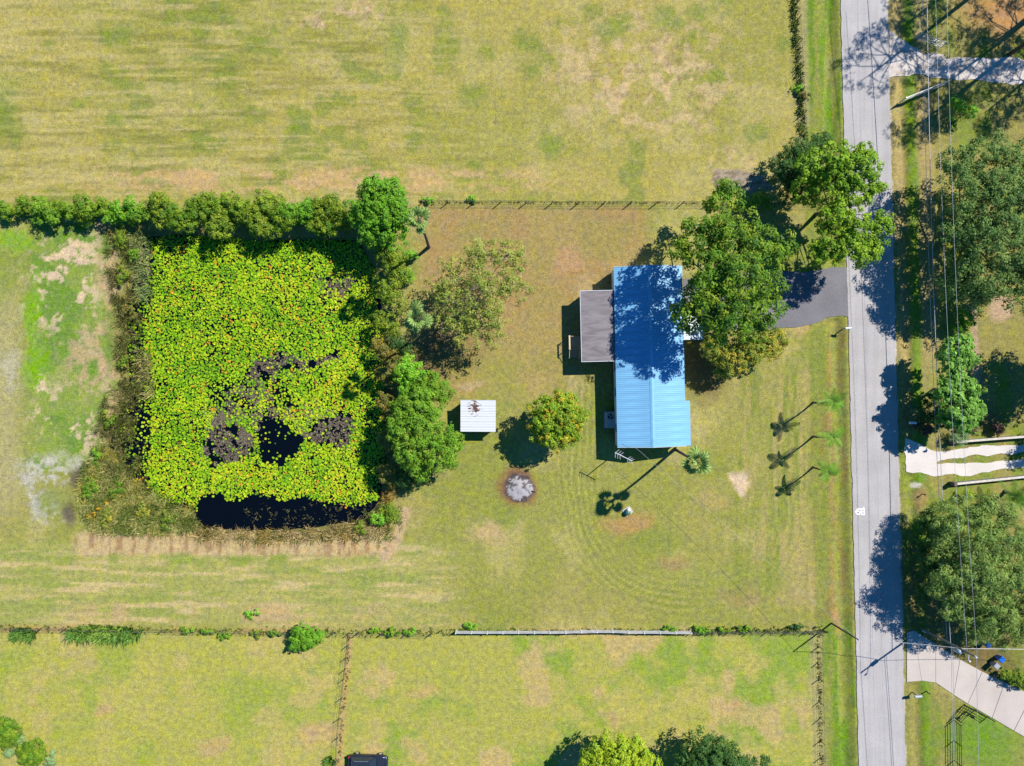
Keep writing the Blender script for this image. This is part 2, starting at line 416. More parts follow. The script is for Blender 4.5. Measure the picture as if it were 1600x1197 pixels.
    col = mix(col, SAND, west * np.maximum(blob(100, 440, 62, 95, 0.5), np.maximum(blob(60, 600, 12, 22), blob(110, 650, 70, 50) * 0.9)) * sstep(0.50, 0.57, 0.55 * fbm(px, py, 30, 3, 4) + 0.45 * fbm(px, py, 9, 5, 4, 0.75)) * 0.95)
    col = mix(col, alb(206, 176, 140), west * band(150, 186, px + 40 * (n_mid - 0.5), 9) * sstep(0.44, 0.6, 0.5 * fbm(px, py / 2, 16, 4, 4) + 0.5 * n_sm) * 0.85)
    col = mix(col, alb(204, 178, 140), west * blob(140, 560, 40, 60) * sstep(0.42, 0.6, n_sm) * 0.8)
    col = mix(col, alb(186, 178, 128), (1 - sstep(8, 44, px + 14 * (n_mid - 0.5))) * band(470, 800, py, 40) * 0.8)
    ash = np.maximum(np.maximum(blob(75, 735, 44, 24, 0.5), blob(62, 775, 22, 30, 0.6)), np.maximum(blob(90, 805, 24, 20, 0.5), blob(10, 575, 20, 26, 0.6) * 0.5))
    col = mix(col, alb(206, 202, 192), ash * sstep(0.44, 0.6, 0.6 * fbm(px, py, 18, 8, 5, 0.75) + 0.4 * n_fi + 0.08 * n_mid) * 0.9)
    col = mix(col, alb(140, 160, 100), blob(85, 785, 26, 22, 0.6) * 0.55)
    col = mix(col, alb(96, 84, 76), np.maximum(blob(122, 745, 9, 22, 0.5), blob(112, 800, 11, 22, 0.5)) * 0.8)
    # --- strip south of the pond and the southern fields
    strip = band(850, 978, py, 8) * (1 - sstep(640, 760, px))
    col = mix(col, alb(188, 186, 112), strip * 0.55); col = mix(col, alb(150, 166, 84), strip * sstep(0.5, 0.66, hs) * 0.7)
    col = mix(col, alb(218, 196, 144), strip * sstep(0.54, 0.7, fbm(px / 10, py, 8, 13, 4)) * 0.75)
    col = mix(col, alb(204, 176, 132), band(944, 974, py, 8) * band(120, 600, px, 60) * sstep(0.45, 0.65, n_mid) * 0.8)
    bank_s = band(832, 868, py + 6 * (n_mid - 0.5), 5) * band(118, 610, px, 14)
    col = mix(col, alb(214, 188, 144), bank_s * 0.85); col = mix(col, alb(168, 132, 96), bank_s * sstep(0.5, 0.62, fbm(px, py / 6, 6, 5, 3)) * 0.7)
    col = mix(col, alb(140, 164, 66), band(866, 884, py + 10 * (n_mid - 0.5), 5) * band(90, 480, px, 30) * sstep(0.5, 0.62, fbm(px, py, 36, 9, 3)) * 0.7)
    col = mix(col, alb(212, 182, 148), (1 - sstep(5, 12, dist_path(wx * 0.3 + px * 0.7, py, [(634, 800), (622, 840), (600, 870)]))) * 0.8)
    south = sstep(985, 993, py) * (1 - sstep(1288, 1298, px))
    c = mix(np.broadcast_to(alb(182, 182, 94), col.shape).copy(), alb(142, 172, 68), sstep(0.42, 0.62, fbm(px, py, 75, 8, 4)) * 0.8)
    c = mix(c, alb(204, 188, 118), sstep(0.53, 0.7, n_mid) * 0.55); c = mix(c, alb(212, 182, 136), sstep(0.6, 0.72, fbm(px, py, 60, 11, 4)) * 0.6)
    c = mix(c, alb(186, 186, 92), (1 - sstep(450, 560, px)) * 0.4)
    m = south[..., None]; col = col * (1 - m) + c * m
    for b in ((664, 1090, 30, 10), (500, 1150, 30, 16), (330, 1165, 24, 14), (165, 1110, 14, 10), (1150, 1100, 20, 14), (960, 1122, 10, 12)):
        col = mix(col, alb(208, 170, 132), blob(*b, 0.6) * 0.55)
    col = mix(col, alb(206, 168, 122), (1 - sstep(2, 7, dist_path(px, py, [(547, 995), (538, 1090), (530, 1197)]))) * 0.7)
    col = mix(col, alb(196, 160, 112), (1 - sstep(2, 8, dist_path(px, py, [(0, 982), (540, 988), (1290, 988)]))) * sstep(0.4, 0.6, n_mid) * 0.6)
    # --- road verges
    vw = band(-62, -2, px - ROAD_L(py), 3)
    col = mix(col, alb(136, 152, 66), vw * 0.65)
    col = mix(col, alb(106, 148, 40), vw * (1 - band(232, 970, py, 30)) * sstep(0.42, 0.62, fbm(px, py / 10, 10, 14, 4)) * 0.85)
    col = mix(col, alb(188, 178, 128), band(-72, -52, px - ROAD_L(py), 3) * (1 - band(200, 985, py, 10)) * 0.7)
    col = mix(col, alb(150, 128, 78), vw * sstep(0.52, 0.66, fbm(px, py / 8, 9, 2, 3)) * 0.6 * band(515, 965, py, 10))
    col = mix(col, alb(178, 140, 98), (1 - sstep(2, 6, np.abs(px - (1296 + (py - 520) * 0.011)))) * band(530, 975, py, 8) * sstep(0.35, 0.6, fbm(px, py, 26, 5, 4)) * 0.55)
    col = mix(col, alb(192, 150, 108), blob(1302, 962, 10, 26, 0.6) * 0.7)
    east = sstep(0, 3, px - ROAD_R(py))
    col = mix(col, alb(160, 152, 88), east * 0.7); col = mix(col, alb(128, 154, 56), east * sstep(0.48, 0.62, fbm(px, py / 4, 26, 7, 4)) * 0.7)
    col = mix(col, alb(120, 164, 42), east * band(26, 40, px - ROAD_R(py), 4) * 0.75); col = mix(col, alb(196, 172, 126), east * np.maximum(band(3, 22, px - ROAD_R(py), 4), band(42, 66, px - ROAD_R(py), 6)) * (1 - sstep(500, 760, py)) * 0.55)
    col = mix(col, alb(112, 160, 50), east * blob(1540, 1155, 60, 50, 0.6) * 0.8)
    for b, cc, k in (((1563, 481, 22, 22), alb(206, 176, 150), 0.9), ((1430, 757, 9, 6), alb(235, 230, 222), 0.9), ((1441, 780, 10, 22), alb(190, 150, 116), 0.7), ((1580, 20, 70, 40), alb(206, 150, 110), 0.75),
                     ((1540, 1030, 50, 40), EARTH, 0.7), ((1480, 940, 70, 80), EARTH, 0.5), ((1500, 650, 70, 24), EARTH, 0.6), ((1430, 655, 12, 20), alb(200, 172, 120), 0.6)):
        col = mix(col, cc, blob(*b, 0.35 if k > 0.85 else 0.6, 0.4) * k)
    col = mix(col, alb(196, 168, 142), (1 - sstep(4, 7, dist_path(px, py, [(1520, 482), (1524, 540), (1528, 620)]))) * 0.9)
    col = mix(col, alb(222, 214, 200), band(-3, 2.2, px - ROAD_R(py), 1.2) * sstep(0.4, 0.6, fbm(px, py, 14, 3, 3)) * 0.8)
    # --- pond banks and bed
    d = sd_poly(px + 10 * (n_mid - 0.5), py + 10 * (n_mid - 0.5), POND)
    col = mix(col, alb(122, 112, 66), (1 - sstep(0, 40, d)) * 0.7 * (1 - sstep(560, 640, px) * 0.3)); col = mix(col, alb(70, 58, 42), 1 - sstep(-12, 8, d))
    col = mix(col, alb(26, 24, 22), 1 - sstep(-30, -12, d))
    fleck = np.clip(fleck + 0.3 * west + 0.4 * bank_s + 0.35 * yard, 0, 1) * (1 - ash * 0.6) * sstep(-6, 10, d)
    col = mix(col, alb(168, 168, 92), sstep(0.5, 9, far)); fleck = fleck * (1 - sstep(0.5, 9, far))
    idx = np.arange(nx * ny).reshape(ny, nx)
    faces = np.stack([idx[:-1, :-1], idx[:-1, 1:], idx[1:, 1:], idx[1:, :-1]], -1).reshape(-1, 4)
    me = np_mesh("ground", np.stack([X, Y, z], -1).reshape(-1, 3), faces, (np.clip(col, 0.003, 0.8) * np.array([1.03, 1.02, 0.93])).reshape(-1, 3), 'POINT', True)
    a = me.attributes.new("fleck", 'FLOAT', 'POINT'); a.data.foreach_set("value", fleck.ravel().astype(np.float32))
    o = link("ground", me, M['ground'])
    tag(o, "mown grass and bare earth covering the whole property", "ground", kind="structure")
build_ground()

# ------------------------------------------------------------------ paved sheets
def sheet(name, poly, mat, z, label, cat, jitter=0.12, step=0.35, parent=None, thick=0.07):
    pts = []
    P = [W(a, b) for a, b in poly]
    for a, b in zip(P, P[1:] + P[:1]):
        n = max(1, int((b - a).length / step))
        for i in range(n):
            q = a.lerp(b, i / n); pts.append((q.x + jitter * 4 * (float(fbm(np.array([q.x + 90]), np.array([q.y + 90]), 1.6, 3, 4)[0]) - 0.5), q.y + jitter * 4 * (float(fbm(np.array([q.x + 50]), np.array([q.y + 70]), 1.6, 6, 4)[0]) - 0.5)))
    bm = bmesh.new()
    vs = [bm.verts.new((x, y, z)) for x, y in pts]; f = bm.faces.new(vs)
    if f.normal.z < 0: f.normal_flip()
    lo = [bm.verts.new((x, y, z - thick)) for x, y in pts]
    for i in range(len(vs)):
        j = (i + 1) % len(vs); bm.faces.new((vs[i], lo[i], lo[j], vs[j]))
    bmesh.ops.triangulate(bm, faces=[f])
    bmesh.ops.recalc_face_normals(bm, faces=list(bm.faces))
    me = bpy.data.meshes.new(name); bm.to_mesh(me); bm.free()
    o = link(name, me, mat, parent)
    if label: tag(o, label, cat, kind="structure")
    return o

def mat_paving(name, col, streak=0.0, speck=0.15, stain=0.12, dirt=None):
    m, n, l, p = new_mat(name)
    tc = n.new("ShaderNodeTexCoord")
    def noise(scale, st=(1, 1, 1), detail=4):
        mp = n.new("ShaderNodeMapping"); mp.inputs['Scale'].default_value = st; l.new(tc.outputs['Object'], mp.inputs[0])
        z = n.new("ShaderNodeTexNoise"); z.inputs['Scale'].default_value = scale; z.inputs['Detail'].default_value = detail; l.new(mp.outputs[0], z.inputs['Vector']); return z
    def rmap(src, a, b, c, d):
        r = n.new("ShaderNodeMapRange"); r.inputs[1].default_value = a; r.inputs[2].default_value = b; r.inputs[3].default_value = c; r.inputs[4].default_value = d; l.new(src, r.inputs[0]); return r
    a = rmap(noise(6.0).outputs[0], 0.3, 0.7, 1 - speck, 1 + speck); b = rmap(noise(0.35, detail=5).outputs[0], 0.3, 0.7, 1 - stain, 1 + stain)
    c = rmap(noise(1.6, (1, 0.03, 1)).outputs[0], 0.3, 0.7, 1 - streak, 1 + streak)
    m1 = n.new("ShaderNodeMath"); m1.operation = 'MULTIPLY'; l.new(a.outputs[0], m1.inputs[0]); l.new(b.outputs[0], m1.inputs[1])
    m2 = n.new("ShaderNodeMath"); m2.operation = 'MULTIPLY'; l.new(m1.outputs[0], m2.inputs[0]); l.new(c.outputs[0], m2.inputs[1])
    sc = n.new("ShaderNodeVectorMath"); sc.operation = 'SCALE'; sc.inputs[0].default_value = tuple(col); l.new(m2.outputs[0], sc.inputs['Scale'])
    out = sc.outputs[0]
    if dirt is not None:
        r = rmap(noise(1.1, detail=5).outputs[0], 0.5, 0.66, 0, 0.8); mx = n.new("ShaderNodeMix"); mx.data_type = 'RGBA'; l.new(r.outputs[0], mx.inputs['Factor'])
        l.new(out, mx.inputs['A']); mx.inputs['B'].default_value = (*dirt, 1); out = mx.outputs['Result']
    l.new(out, p.inputs['Base Color']); p.inputs['Roughness'].default_value = 0.85; p.inputs['Specular IOR Level'].default_value = 0.2
    return m
M['road'] = mat_paving("worn_pale_asphalt", alb(206, 203, 201), 0.07, 0.1, 0.09)
M['asphalt'] = mat_paving("dark_asphalt", alb(142, 141, 146), 0.0, 0.16, 0.12)
M['shell'] = mat_paving("white_shell", alb(250, 243, 235), 0.0, 0.1, 0.08, None)
M['sandy'] = mat_paving("pale_sand", alb(240, 230, 220), 0.0, 0.12, 0.1, alb(206, 190, 168))
M['concrete'] = mat_paving("driveway_concrete", alb(226, 216, 206), 0.0, 0.06, 0.08)
M['seam'] = mat_plain("tar_seam", alb(186, 186, 194), 0.8)
M['paint'] = mat_plain("road_paint", (0.8, 0.8, 0.8), 0.6, var=0.05)

ry0, ry1 = -28000, 28000
rl = []
ys = [ry0, -2000, -600] + list(range(-60, 1260, 3)) + [1800, 3000, ry1]
def edge_wob(y, sd): return float(3.2 * (fbm(np.array([y * 1.0]), np.array([sd * 7.0]), 18, sd, 5, 0.75)[0] - 0.5))
for y in ys: rl.append((ROAD_L(y) + edge_wob(y, 3), y))
for y in reversed(ys): rl.append((ROAD_R(y) + edge_wob(y, 5), y))
road = sheet("road", rl, M['road'], 0.02, "pale worn two lane road running down the right side", "road", jitter=0.0, step=1e9, thick=0.12)
def road_pt(u, py, z): # u across the road in 0..1
    return W(ROAD_L(py) + u * (ROAD_R(py) - ROAD_L(py)), py) + Vector((0, 0, z))
for u, a, b, w in ((0.36, -40, 1240, 0.05), (0.62, -40, 480, 0.04), (0.55, 470, 1240, 0.035), (0.46, 350, 455, 0.09)):
    mb = MB(); pp = [road_pt(u, y, 0.0245) + Vector((random.uniform(-.03, .03), 0, 0)) for y in range(a, b, 16)]
    for p, q in zip(pp[:-1], pp[1:]):
        mb.add([p + Vector((-w / 2, 0, 0)), q + Vector((-w / 2, 0, 0)), q + Vector((w / 2, 0, 0)), p + Vector((w / 2, 0, 0))], [(0, 1, 2, 3)])
    mb.build("seam", M['seam'], road)
# the white painted survey mark at the road's west edge
mk = MB()
def stroke(pts, w):
    for (a, b), (c, d) in zip(pts[:-1], pts[1:]):
        p = W(a, b); q = W(c, d); t = (q - p); nrm = Vector((-t.y, t.x, 0)).normalized() * w / 2; t = t.normalized() * w * 0.3
        z = Vector((0, 0, 0.0265 + 0.0004 * len(mk.f)))
        mk.add([p - t - nrm + z, q + t - nrm + z, q + t + nrm + z, p - t + nrm + z], [(0, 1, 2, 3)])
stroke([(1349.3, 792.6), (1350.2, 797), (1350.6, 804)], 0.13)
stroke([(1349.5, 795.5), (1340, 795.2), (1336.8, 799.5), (1339, 803), (1342.5, 803.6), (1344, 800.5), (1341, 798.3), (1337, 799.8)], 0.14)
stroke([(1346.5, 795.5), (1345.6, 799), (1346.2, 803.6), (1350.5, 804.2)], 0.13); stroke([(1345.5, 799.4), (1350.2, 799.8)], 0.1)
mk.build("painted_mark", M['paint'], road)
sheet("asphalt_driveway", ASPHALT, M['asphalt'], 0.008, "dark asphalt driveway running from the road to the blue roofed house", "driveway", 0.14)
sheet("shell_driveway", SHELL, M['shell'], 0.006, "bright white shell driveway with two wheel tracks right of the road", "driveway", 0.2)
sheet("sandy_driveway", SANDY, M['sandy'], 0.006, "pale sandy driveway crossed by pine shadows at the top right", "driveway", 0.3)
# concrete driveway: slabs with open joints
cd = empty("concrete_driveway", W(1500, 1075)); tag(cd, "pale concrete slab driveway curving off the road at lower right", "driveway", kind="structure")
top_e = [(1417, 988), (1428, 985), (1462, 1006), (1500, 1030), (1535, 1049), (1570, 1066), (1612, 1086), (1680, 1118)]
bot_e = [(1417, 1066), (1440, 1064), (1462, 1067), (1490, 1086), (1512, 1100), (1550, 1122), (1584, 1142), (1680, 1196)]
for i in range(len(top_e) - 1):
    a, b, c_, d_ = W(*top_e[i]), W(*top_e[i + 1]), W(*bot_e[i + 1]), W(*bot_e[i])
    cen = (a + b + c_ + d_) / 4
    q = [cen + (v - cen) * (1 - 0.05 / max((v - cen).length, .1)) for v in (a, b, c_, d_)]
    z1 = 0.012 + 0.004 * (i % 2)
    mb = MB(); mb.add([v + Vector((0, 0, z1)) for v in q] + [v + Vector((0, 0, -0.08)) for v in q], [(3, 2, 1, 0), (0, 1, 5, 4), (1, 2, 6, 5), (2, 3, 7, 6), (3, 0, 4, 7)])
    o = mb.build("slab", M['concrete'], cd); o.matrix_parent_inverse = Matrix.Translation(-Vector(cd.location))

# ------------------------------------------------------------------ pond: water, lily pads, floating weed
m, n, l, p = new_mat("pond_water")
p.inputs['Base Color'].default_value = (0.0015, 0.003, 0.006, 1); p.inputs['Roughness'].default_value = 0.1; p.inputs['Specular IOR Level'].default_value = 0.22
tcw = n.new("ShaderNodeTexCoord"); nzw = n.new("ShaderNodeTexNoise"); nzw.inputs['Scale'].default_value = 2.5; l.new(tcw.outputs['Object'], nzw.inputs['Vector'])
bw = n.new("ShaderNodeBump"); bw.inputs['Strength'].default_value = 0.05; l.new(nzw.outputs[0], bw.inputs['Height']); l.new(bw.outputs[0], p.inputs['Normal'])
M['water'] = m
cx, cy = 400, 600
wp = [(cx + (a - cx) * 1.12, cy + (b - cy) * 1.12) for a, b in POND]
me = bpy.data.meshes.new("pond_water"); me.from_pydata([W(a, b) + Vector((0, 0, WATER_Z)) for a, b in wp], [], [tuple(range(len(wp)))[::-1]]); me.update()
pond = link("pond_water", me, M['water']); tag(pond, "dark still pond water below the lily pads", "pond", kind="structure")

HOLES = [([(398, 668), (410, 640), (428, 648), (448, 662), (470, 680), (500, 652), (535, 655), (536, 690), (500, 698), (474, 690), (455, 720), (430, 730), (402, 716)], 0.05),
         ([(380, 592), (398, 562), (440, 547), (470, 560), (500, 560), (530, 540), (528, 562), (490, 576), (440, 574), (432, 592), (405, 594)], 0.06),
         ([(312, 690), (325, 650), (345, 648), (395, 680), (400, 712), (370, 720), (330, 730), (314, 712)], 0.08),
         ([(520, 640), (548, 652), (546, 692), (527, 712), (516, 692)], 0.06), ([(488, 432), (540, 430), (548, 452), (536, 470), (505, 448)], 0.3),
         ([(320, 590), (440, 596), (470, 640), (400, 662), (330, 650)], 0.5), ([(310, 775), (345, 768), (360, 790), (330, 812), (300, 800)], 0.02)]
def pad_density(px, py):
    wx = px + 16 * (fbm(px, py, 22, 1) - 0.5); wy = py + 16 * (fbm(px, py, 22, 2) - 0.5)
    d = sd_poly(wx, wy, POND)
    den = (1 - sstep(-1, 6, d)) * (0.95 + 0.9 * (fbm(px, py, 26, 3, 3) - 0.45))
    den = den * sstep(0, 16, (790 + 14 * (fbm(px, py * 0, 40, 4) - 0.5) + 10 * np.sin(px / 38.0)) - wy)           # open water along the south bank
    den = den * (0.25 + 0.75 * sstep(212, 238, wx + 0.06 * (py - 500) * (py < 620))) * np.where((py > 600) & (wx < 232), 0.75, 1.0)
    for poly, k in HOLES:
        q = sd_poly(wx, wy, poly); den = den * (k + (1 - k) * sstep(-6, 4, q))
    return np.clip(den, 0, 1)
def lily_pads():
    step = 0.205; x0, y1 = W(150, 360)[:2]; x1, y0 = W(610, 840)[:2]
    gx, gy = np.meshgrid(np.arange(x0, x1, step), np.arange(y0, y1, step))
    gx = gx.ravel() + rng.uniform(-.12, .12, gx.size); gy = gy.ravel() + rng.uniform(-.12, .12, gy.size)
    px = 800 + gx * S; py = 598.5 - gy * S
    keep = rng.random(gx.size) < pad_density(px, py)
    gx, gy, px, py = gx[keep], gy[keep], px[keep], py[keep]; N = len(gx)
    r = rng.uniform(0.07, 0.17, N) * (0.88 + 0.35 * fbm(px, py, 60, 6)); hz = WATER_Z + 0.02 + rng.uniform(0, 1, N) ** 2 * 0.22
    big = np.argsort(-r)[:300]; isbig = np.zeros(N, bool); isbig[big] = True
    q = fbm(px, py, 26, 9, 4); t = np.clip((q - 0.5) * 0.9 + 0.46 + rng.normal(0, 0.25, N), 0, 0.999)
    ramp = np.array([alb(112, 176, 34), alb(138, 198, 34), alb(156, 212, 30), alb(172, 220, 34), alb(186, 224, 40), alb(202, 226, 44), alb(218, 222, 48)])
    cols = ramp[(t * len(ramp)).astype(int)]
    w = rng.random(N); oq = w < 0.10 * (fbm(px, py, 18, 4, 3) > 0.64) + 0.004; cols[oq] = alb(226, 172, 56); cols[w > 0.994] = alb(150, 104, 64)
    cols = cols * np.array([1.08, 1.03, 1.0]) * rng.uniform(0.9, 1.22, N)[:, None]
    K = 9; ang = np.linspace(0.25, 2 * math.pi - 0.25, K - 1)
    def pad_verts(i):
        rot = rng.uniform(0, 6.28, len(i))[:, None]; a = ang[None, :] + rot
        rr = r[i][:, None] * (1 + 0.09 * rng.standard_normal((len(i), K - 1)))
        vx = np.concatenate([np.zeros((len(i), 1)), rr * np.cos(a)], 1); vy = np.concatenate([np.zeros((len(i), 1)), rr * np.sin(a)], 1)
        tx = rng.normal(0, 0.12, (len(i), 1)); ty = rng.normal(0, 0.12, (len(i), 1)); cup = rng.uniform(-0.05, 0.12, (len(i), 1))
        vz = vx * tx + vy * ty; vz[:, 1:] += cup * rr; return np.stack([vx, vy, vz], -1)
    rest = np.where(~isbig)[0]
    v = pad_verts(rest) + np.stack([gx[rest], gy[rest], hz[rest]], -1)[:, None, :]
    f = np.arange(len(rest) * K).reshape(-1, K)
    o = link("lily_pads", np_mesh("lily_pads", v.reshape(-1, 3), f, cols[rest]), M['pad'])
    tag(o, "dense carpet of small yellow green lily pads covering the pond", "lily pads", kind="stuff")
    for j in big:
        v = pad_verts(np.array([j]))[0]
        o = link("lily_pad", np_mesh("lily_pad", v, np.arange(K)[None, :], cols[j][None, :]), M['pad']); o.location = (gx[j], gy[j], hz[j])
        tag(o, "large round lily pad floating among the smaller pond pads", "lily pad", "larger lily pads on the pond")
    return N
print("pads", lily_pads())
def flat_bits(name, label, cat, polys, n_per_m2, cols, size, zr, aspect=0.35):
    V = []; Cc = []
    for poly in polys:
        P = np.array(poly, float); a, b = P.min(0), P.max(0); area = (b[0] - a[0]) * (b[1] - a[1]) / S / S
        k = int(area * n_per_m2); px = rng.uniform(a[0] - 4, b[0] + 4, k); py = rng.uniform(a[1] - 4, b[1] + 4, k)
        q = sd_poly(px + 44 * (fbm(px, py, 22, 2) - 0.5), py + 44 * (fbm(px, py, 22, 5) - 0.5), poly); ok = (q < 3) & (fbm(px, py, 12, 7, 3) > 0.40)
        px, py = px[ok], py[ok]; k = len(px); th = rng.uniform(0, 6.28, k); L = rng.uniform(*size, k); wv = L * aspect
        c = np.stack([(px - 800) / S, (598.5 - py) / S, rng.uniform(*zr, k)], -1)
        t = np.stack([np.cos(th), np.sin(th), rng.normal(0, .12, k)], -1) * L[:, None] / 2; u = np.stack([-np.sin(th), np.cos(th), rng.normal(0, .12, k)], -1) * wv[:, None] / 2
        V.append(np.stack([c - t, c - u, c + t, c + u], 1)); Cc.append(np.array(cols)[rng.integers(0, len(cols), k)] * rng.uniform(.7, 1.3, k)[:, None])
    V = np.concatenate(V); Cc = np.concatenate(Cc)
    o = link(name, np_mesh(name, V.reshape(-1, 3), np.arange(len(V) * 4).reshape(-1, 4), Cc), M['weed']); return tag(o, label, cat, kind="stuff")
MATS = [HOLES[1][0], HOLES[2][0], HOLES[3][0], HOLES[4][0], [(470, 668), (500, 640), (520, 660), (500, 690), (478, 690)], [(352, 610), (385, 600), (400, 640), (360, 650)], [(318, 640), (350, 636), (352, 660), (322, 664)], [(430, 640), (470, 650), (490, 680), (470, 684), (445, 664)], [(395, 585), (430, 590), (425, 640), (400, 660), (385, 630)], [(345, 655), (400, 645), (405, 690), (360, 690)], [(470, 625), (520, 640), (515, 665), (480, 660)]]
flat_bits("floating_weed", "grey brown mats of dead floating weed between the lily pads", "pond weed", MATS, 75, [alb(122, 110, 94), alb(138, 126, 108), alb(102, 92, 78), alb(126, 120, 96)], (0.12, 0.42), (WATER_Z + 0.01, WATER_Z + 0.05), 0.45)
flat_bits("drowned_twigs", "dark sparse reeds and twigs standing in the open water by the south bank", "reeds", [[(390, 795), (580, 785), (590, 815), (470, 826), (380, 828)], [(185, 470), (225, 560), (228, 740), (170, 720), (190, 600)]], 11, [alb(96, 92, 60), alb(70, 66, 48), alb(120, 124, 74)], (0.12, 0.5), (WATER_Z + 0.0, WATER_Z + 0.5), 0.2)

# ------------------------------------------------------------------ vegetation builders
def unit(n):
    v = rng.standard_normal((n, 3)); return v / np.linalg.norm(v, axis=1, keepdims=True)
def leaf_quads(P, Nn, size, aspect=0.6, fold=0.0):
    k = len(P); t = np.cross(Nn, unit(k)); t /= np.linalg.norm(t, axis=1, keepdims=True) + 1e-9
    b = np.cross(Nn, t); t = t * (size / 2)[:, None]; b = b * (size * aspect / 2)[:, None]
    return np.stack([P - t, P - b * 0.9 + t * 0.1, P + t, P + b * 0.9 + t * 0.1], 1)

PAL = {  # (albedo, weight)
 'green':   [((0.068, 0.135, 0.012), 5), ((0.105, 0.170, 0.014), 4), ((0.145, 0.180, 0.018), 2)],
 'maple':   [((0.070, 0.125, 0.012), 5), ((0.110, 0.155, 0.014), 3), ((0.150, 0.150, 0.016), 2)],
 'ygreen':  [((0.105, 0.165, 0.012), 5), ((0.165, 0.215, 0.016), 4), ((0.070, 0.125, 0.012), 3)],
 'shade':   [((0.056, 0.108, 0.010), 5), ((0.105, 0.150, 0.012), 4), ((0.150, 0.165, 0.016), 2), ((0.030, 0.066, 0.009), 4)],  # darkest leaf tone stands in for the shaded gaps between clumps
 'bright':  [((0.075, 0.160, 0.012), 5), ((0.105, 0.190, 0.014), 4), ((0.050, 0.115, 0.012), 2)],
 'lime':    [((0.100, 0.215, 0.018), 4), ((0.130, 0.220, 0.015), 3)],
 'fresh':   [((0.085, 0.160, 0.024), 5), ((0.130, 0.210, 0.042), 4), ((0.05, 0.10, 0.016), 3)],
 'olive':   [((0.105, 0.135, 0.012), 5), ((0.160, 0.170, 0.014), 3), ((0.060, 0.100, 0.014), 4)],
 'hedge':   [((0.085, 0.130, 0.010), 5), ((0.145, 0.170, 0.012), 3), ((0.050, 0.105, 0.012), 4)],
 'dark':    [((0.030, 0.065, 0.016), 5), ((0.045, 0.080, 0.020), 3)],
 'oak':     [((0.045, 0.082, 0.022), 6), ((0.088, 0.125, 0.034), 4), ((0.140, 0.170, 0.046), 3)],
 'cedar':   [((0.110, 0.150, 0.036), 5), ((0.165, 0.195, 0.050), 4), ((0.065, 0.100, 0.028), 2)],
 'yellow':  [((0.210, 0.230, 0.014), 5), ((0.160, 0.205, 0.016), 3)],
 'autumn':  [((0.095, 0.150, 0.012), 6), ((0.150, 0.180, 0.014), 3), ((0.300, 0.190, 0.018), 2)],
 'gold':    [((0.130, 0.140, 0.022), 5), ((0.260, 0.180, 0.022), 4), ((0.090, 0.120, 0.020), 3)],
 'brown':   [((0.130, 0.100, 0.025), 4), ((0.190, 0.120, 0.025), 2), ((0.080, 0.085, 0.022), 3)],
 'sparse':  [((0.160, 0.170, 0.030), 5), ((0.210, 0.200, 0.050), 4), ((0.100, 0.135, 0.022), 3), ((0.25, 0.19, 0.05), 2)],
 'purple':  [((0.070, 0.028, 0.032), 5), ((0.110, 0.050, 0.045), 2), ((0.09, 0.11, 0.02), 2)],
 'pine':    [((0.040, 0.075, 0.020), 5), ((0.060, 0.095, 0.028), 3)],
 'sage':    [((0.120, 0.165, 0.075), 5), ((0.160, 0.200, 0.095), 2)],
}
LEAF_GAIN = 1.95
def pick(pal, k):
    cols = np.array([c for c, w in PAL[pal]]); w = np.array([w for c, w in PAL[pal]], float)
    return cols[rng.choice(len(cols), k, p=w / w.sum())] * LEAF_GAIN * np.array([0.88, 1.04, 0.9])
def crown_mesh(name, lobes, pal, leaf=0.26, clump=0.75, cover=1.5, per=34, aspect=0.62, squash=0.72, fill=0.35, up=0.35, jit=0.42):
    """lobes: (x, y, z, radius) in metres"""
    L = []; Cc = []; tips = []
    for (x, y, z, r) in lobes:
        nc = max(4, int(cover * 4.6 * (r / clump) ** 2))
        u = unit(nc); u[:, 2] = np.where(u[:, 2] < -0.35, -u[:, 2], u[:, 2])
        rad = r * np.clip(0.80 + 0.2 * rng.standard_normal(nc), 0.35, 1.12)
        cc = np.array([x, y, z]) + u * rad[:, None] * np.array([1, 1, squash])
        inner = rng.random(nc) < fill * 0.4
        cc[inner] = np.array([x, y, z]) + u[inner] * (rad[inner] * 0.5)[:, None] * np.array([1, 1, squash])
        tips += [(tuple(a), (x, y, z)) for a in cc[::2]]
        cr = clump * rng.uniform(0.65, 1.25, nc); tint = pick(pal, nc) * rng.uniform(0.82, 1.2, nc)[:, None]
        kk = np.maximum(6, (per * 1.3 * (cr / clump) ** 2).astype(int)); idx = np.repeat(np.arange(nc), kk); N = len(idx)
        d = unit(N); d = d * 0.7 + u[idx] * 0.5 + np.array([0, 0, up]); d /= np.linalg.norm(d, axis=1, keepdims=True)
        P = cc[idx] + d * (cr[idx] * rng.uniform(0.25, 1.0, N) ** 0.6)[:, None] * np.array([1, 1, 0.8])
        nn = d + jit * unit(N) + np.array([0, 0, 0.25]); nn /= np.linalg.norm(nn, axis=1, keepdims=True)
        sz = leaf * rng.uniform(0.65, 1.35, N)
        L.append(leaf_quads(P, nn, sz, aspect))
        own = pick(pal, N); mixk = 0.35; c = tint[idx] * (1 - mixk) + own * mixk
        Cc.append(c * rng.uniform(0.78, 1.22, N)[:, None])
    V = np.concatenate(L); Cc = np.concatenate(Cc)
    return np_mesh(name, V.reshape(-1, 3), np.arange(len(V) * 4).reshape(-1, 4), Cc), tips
TRI = [0]
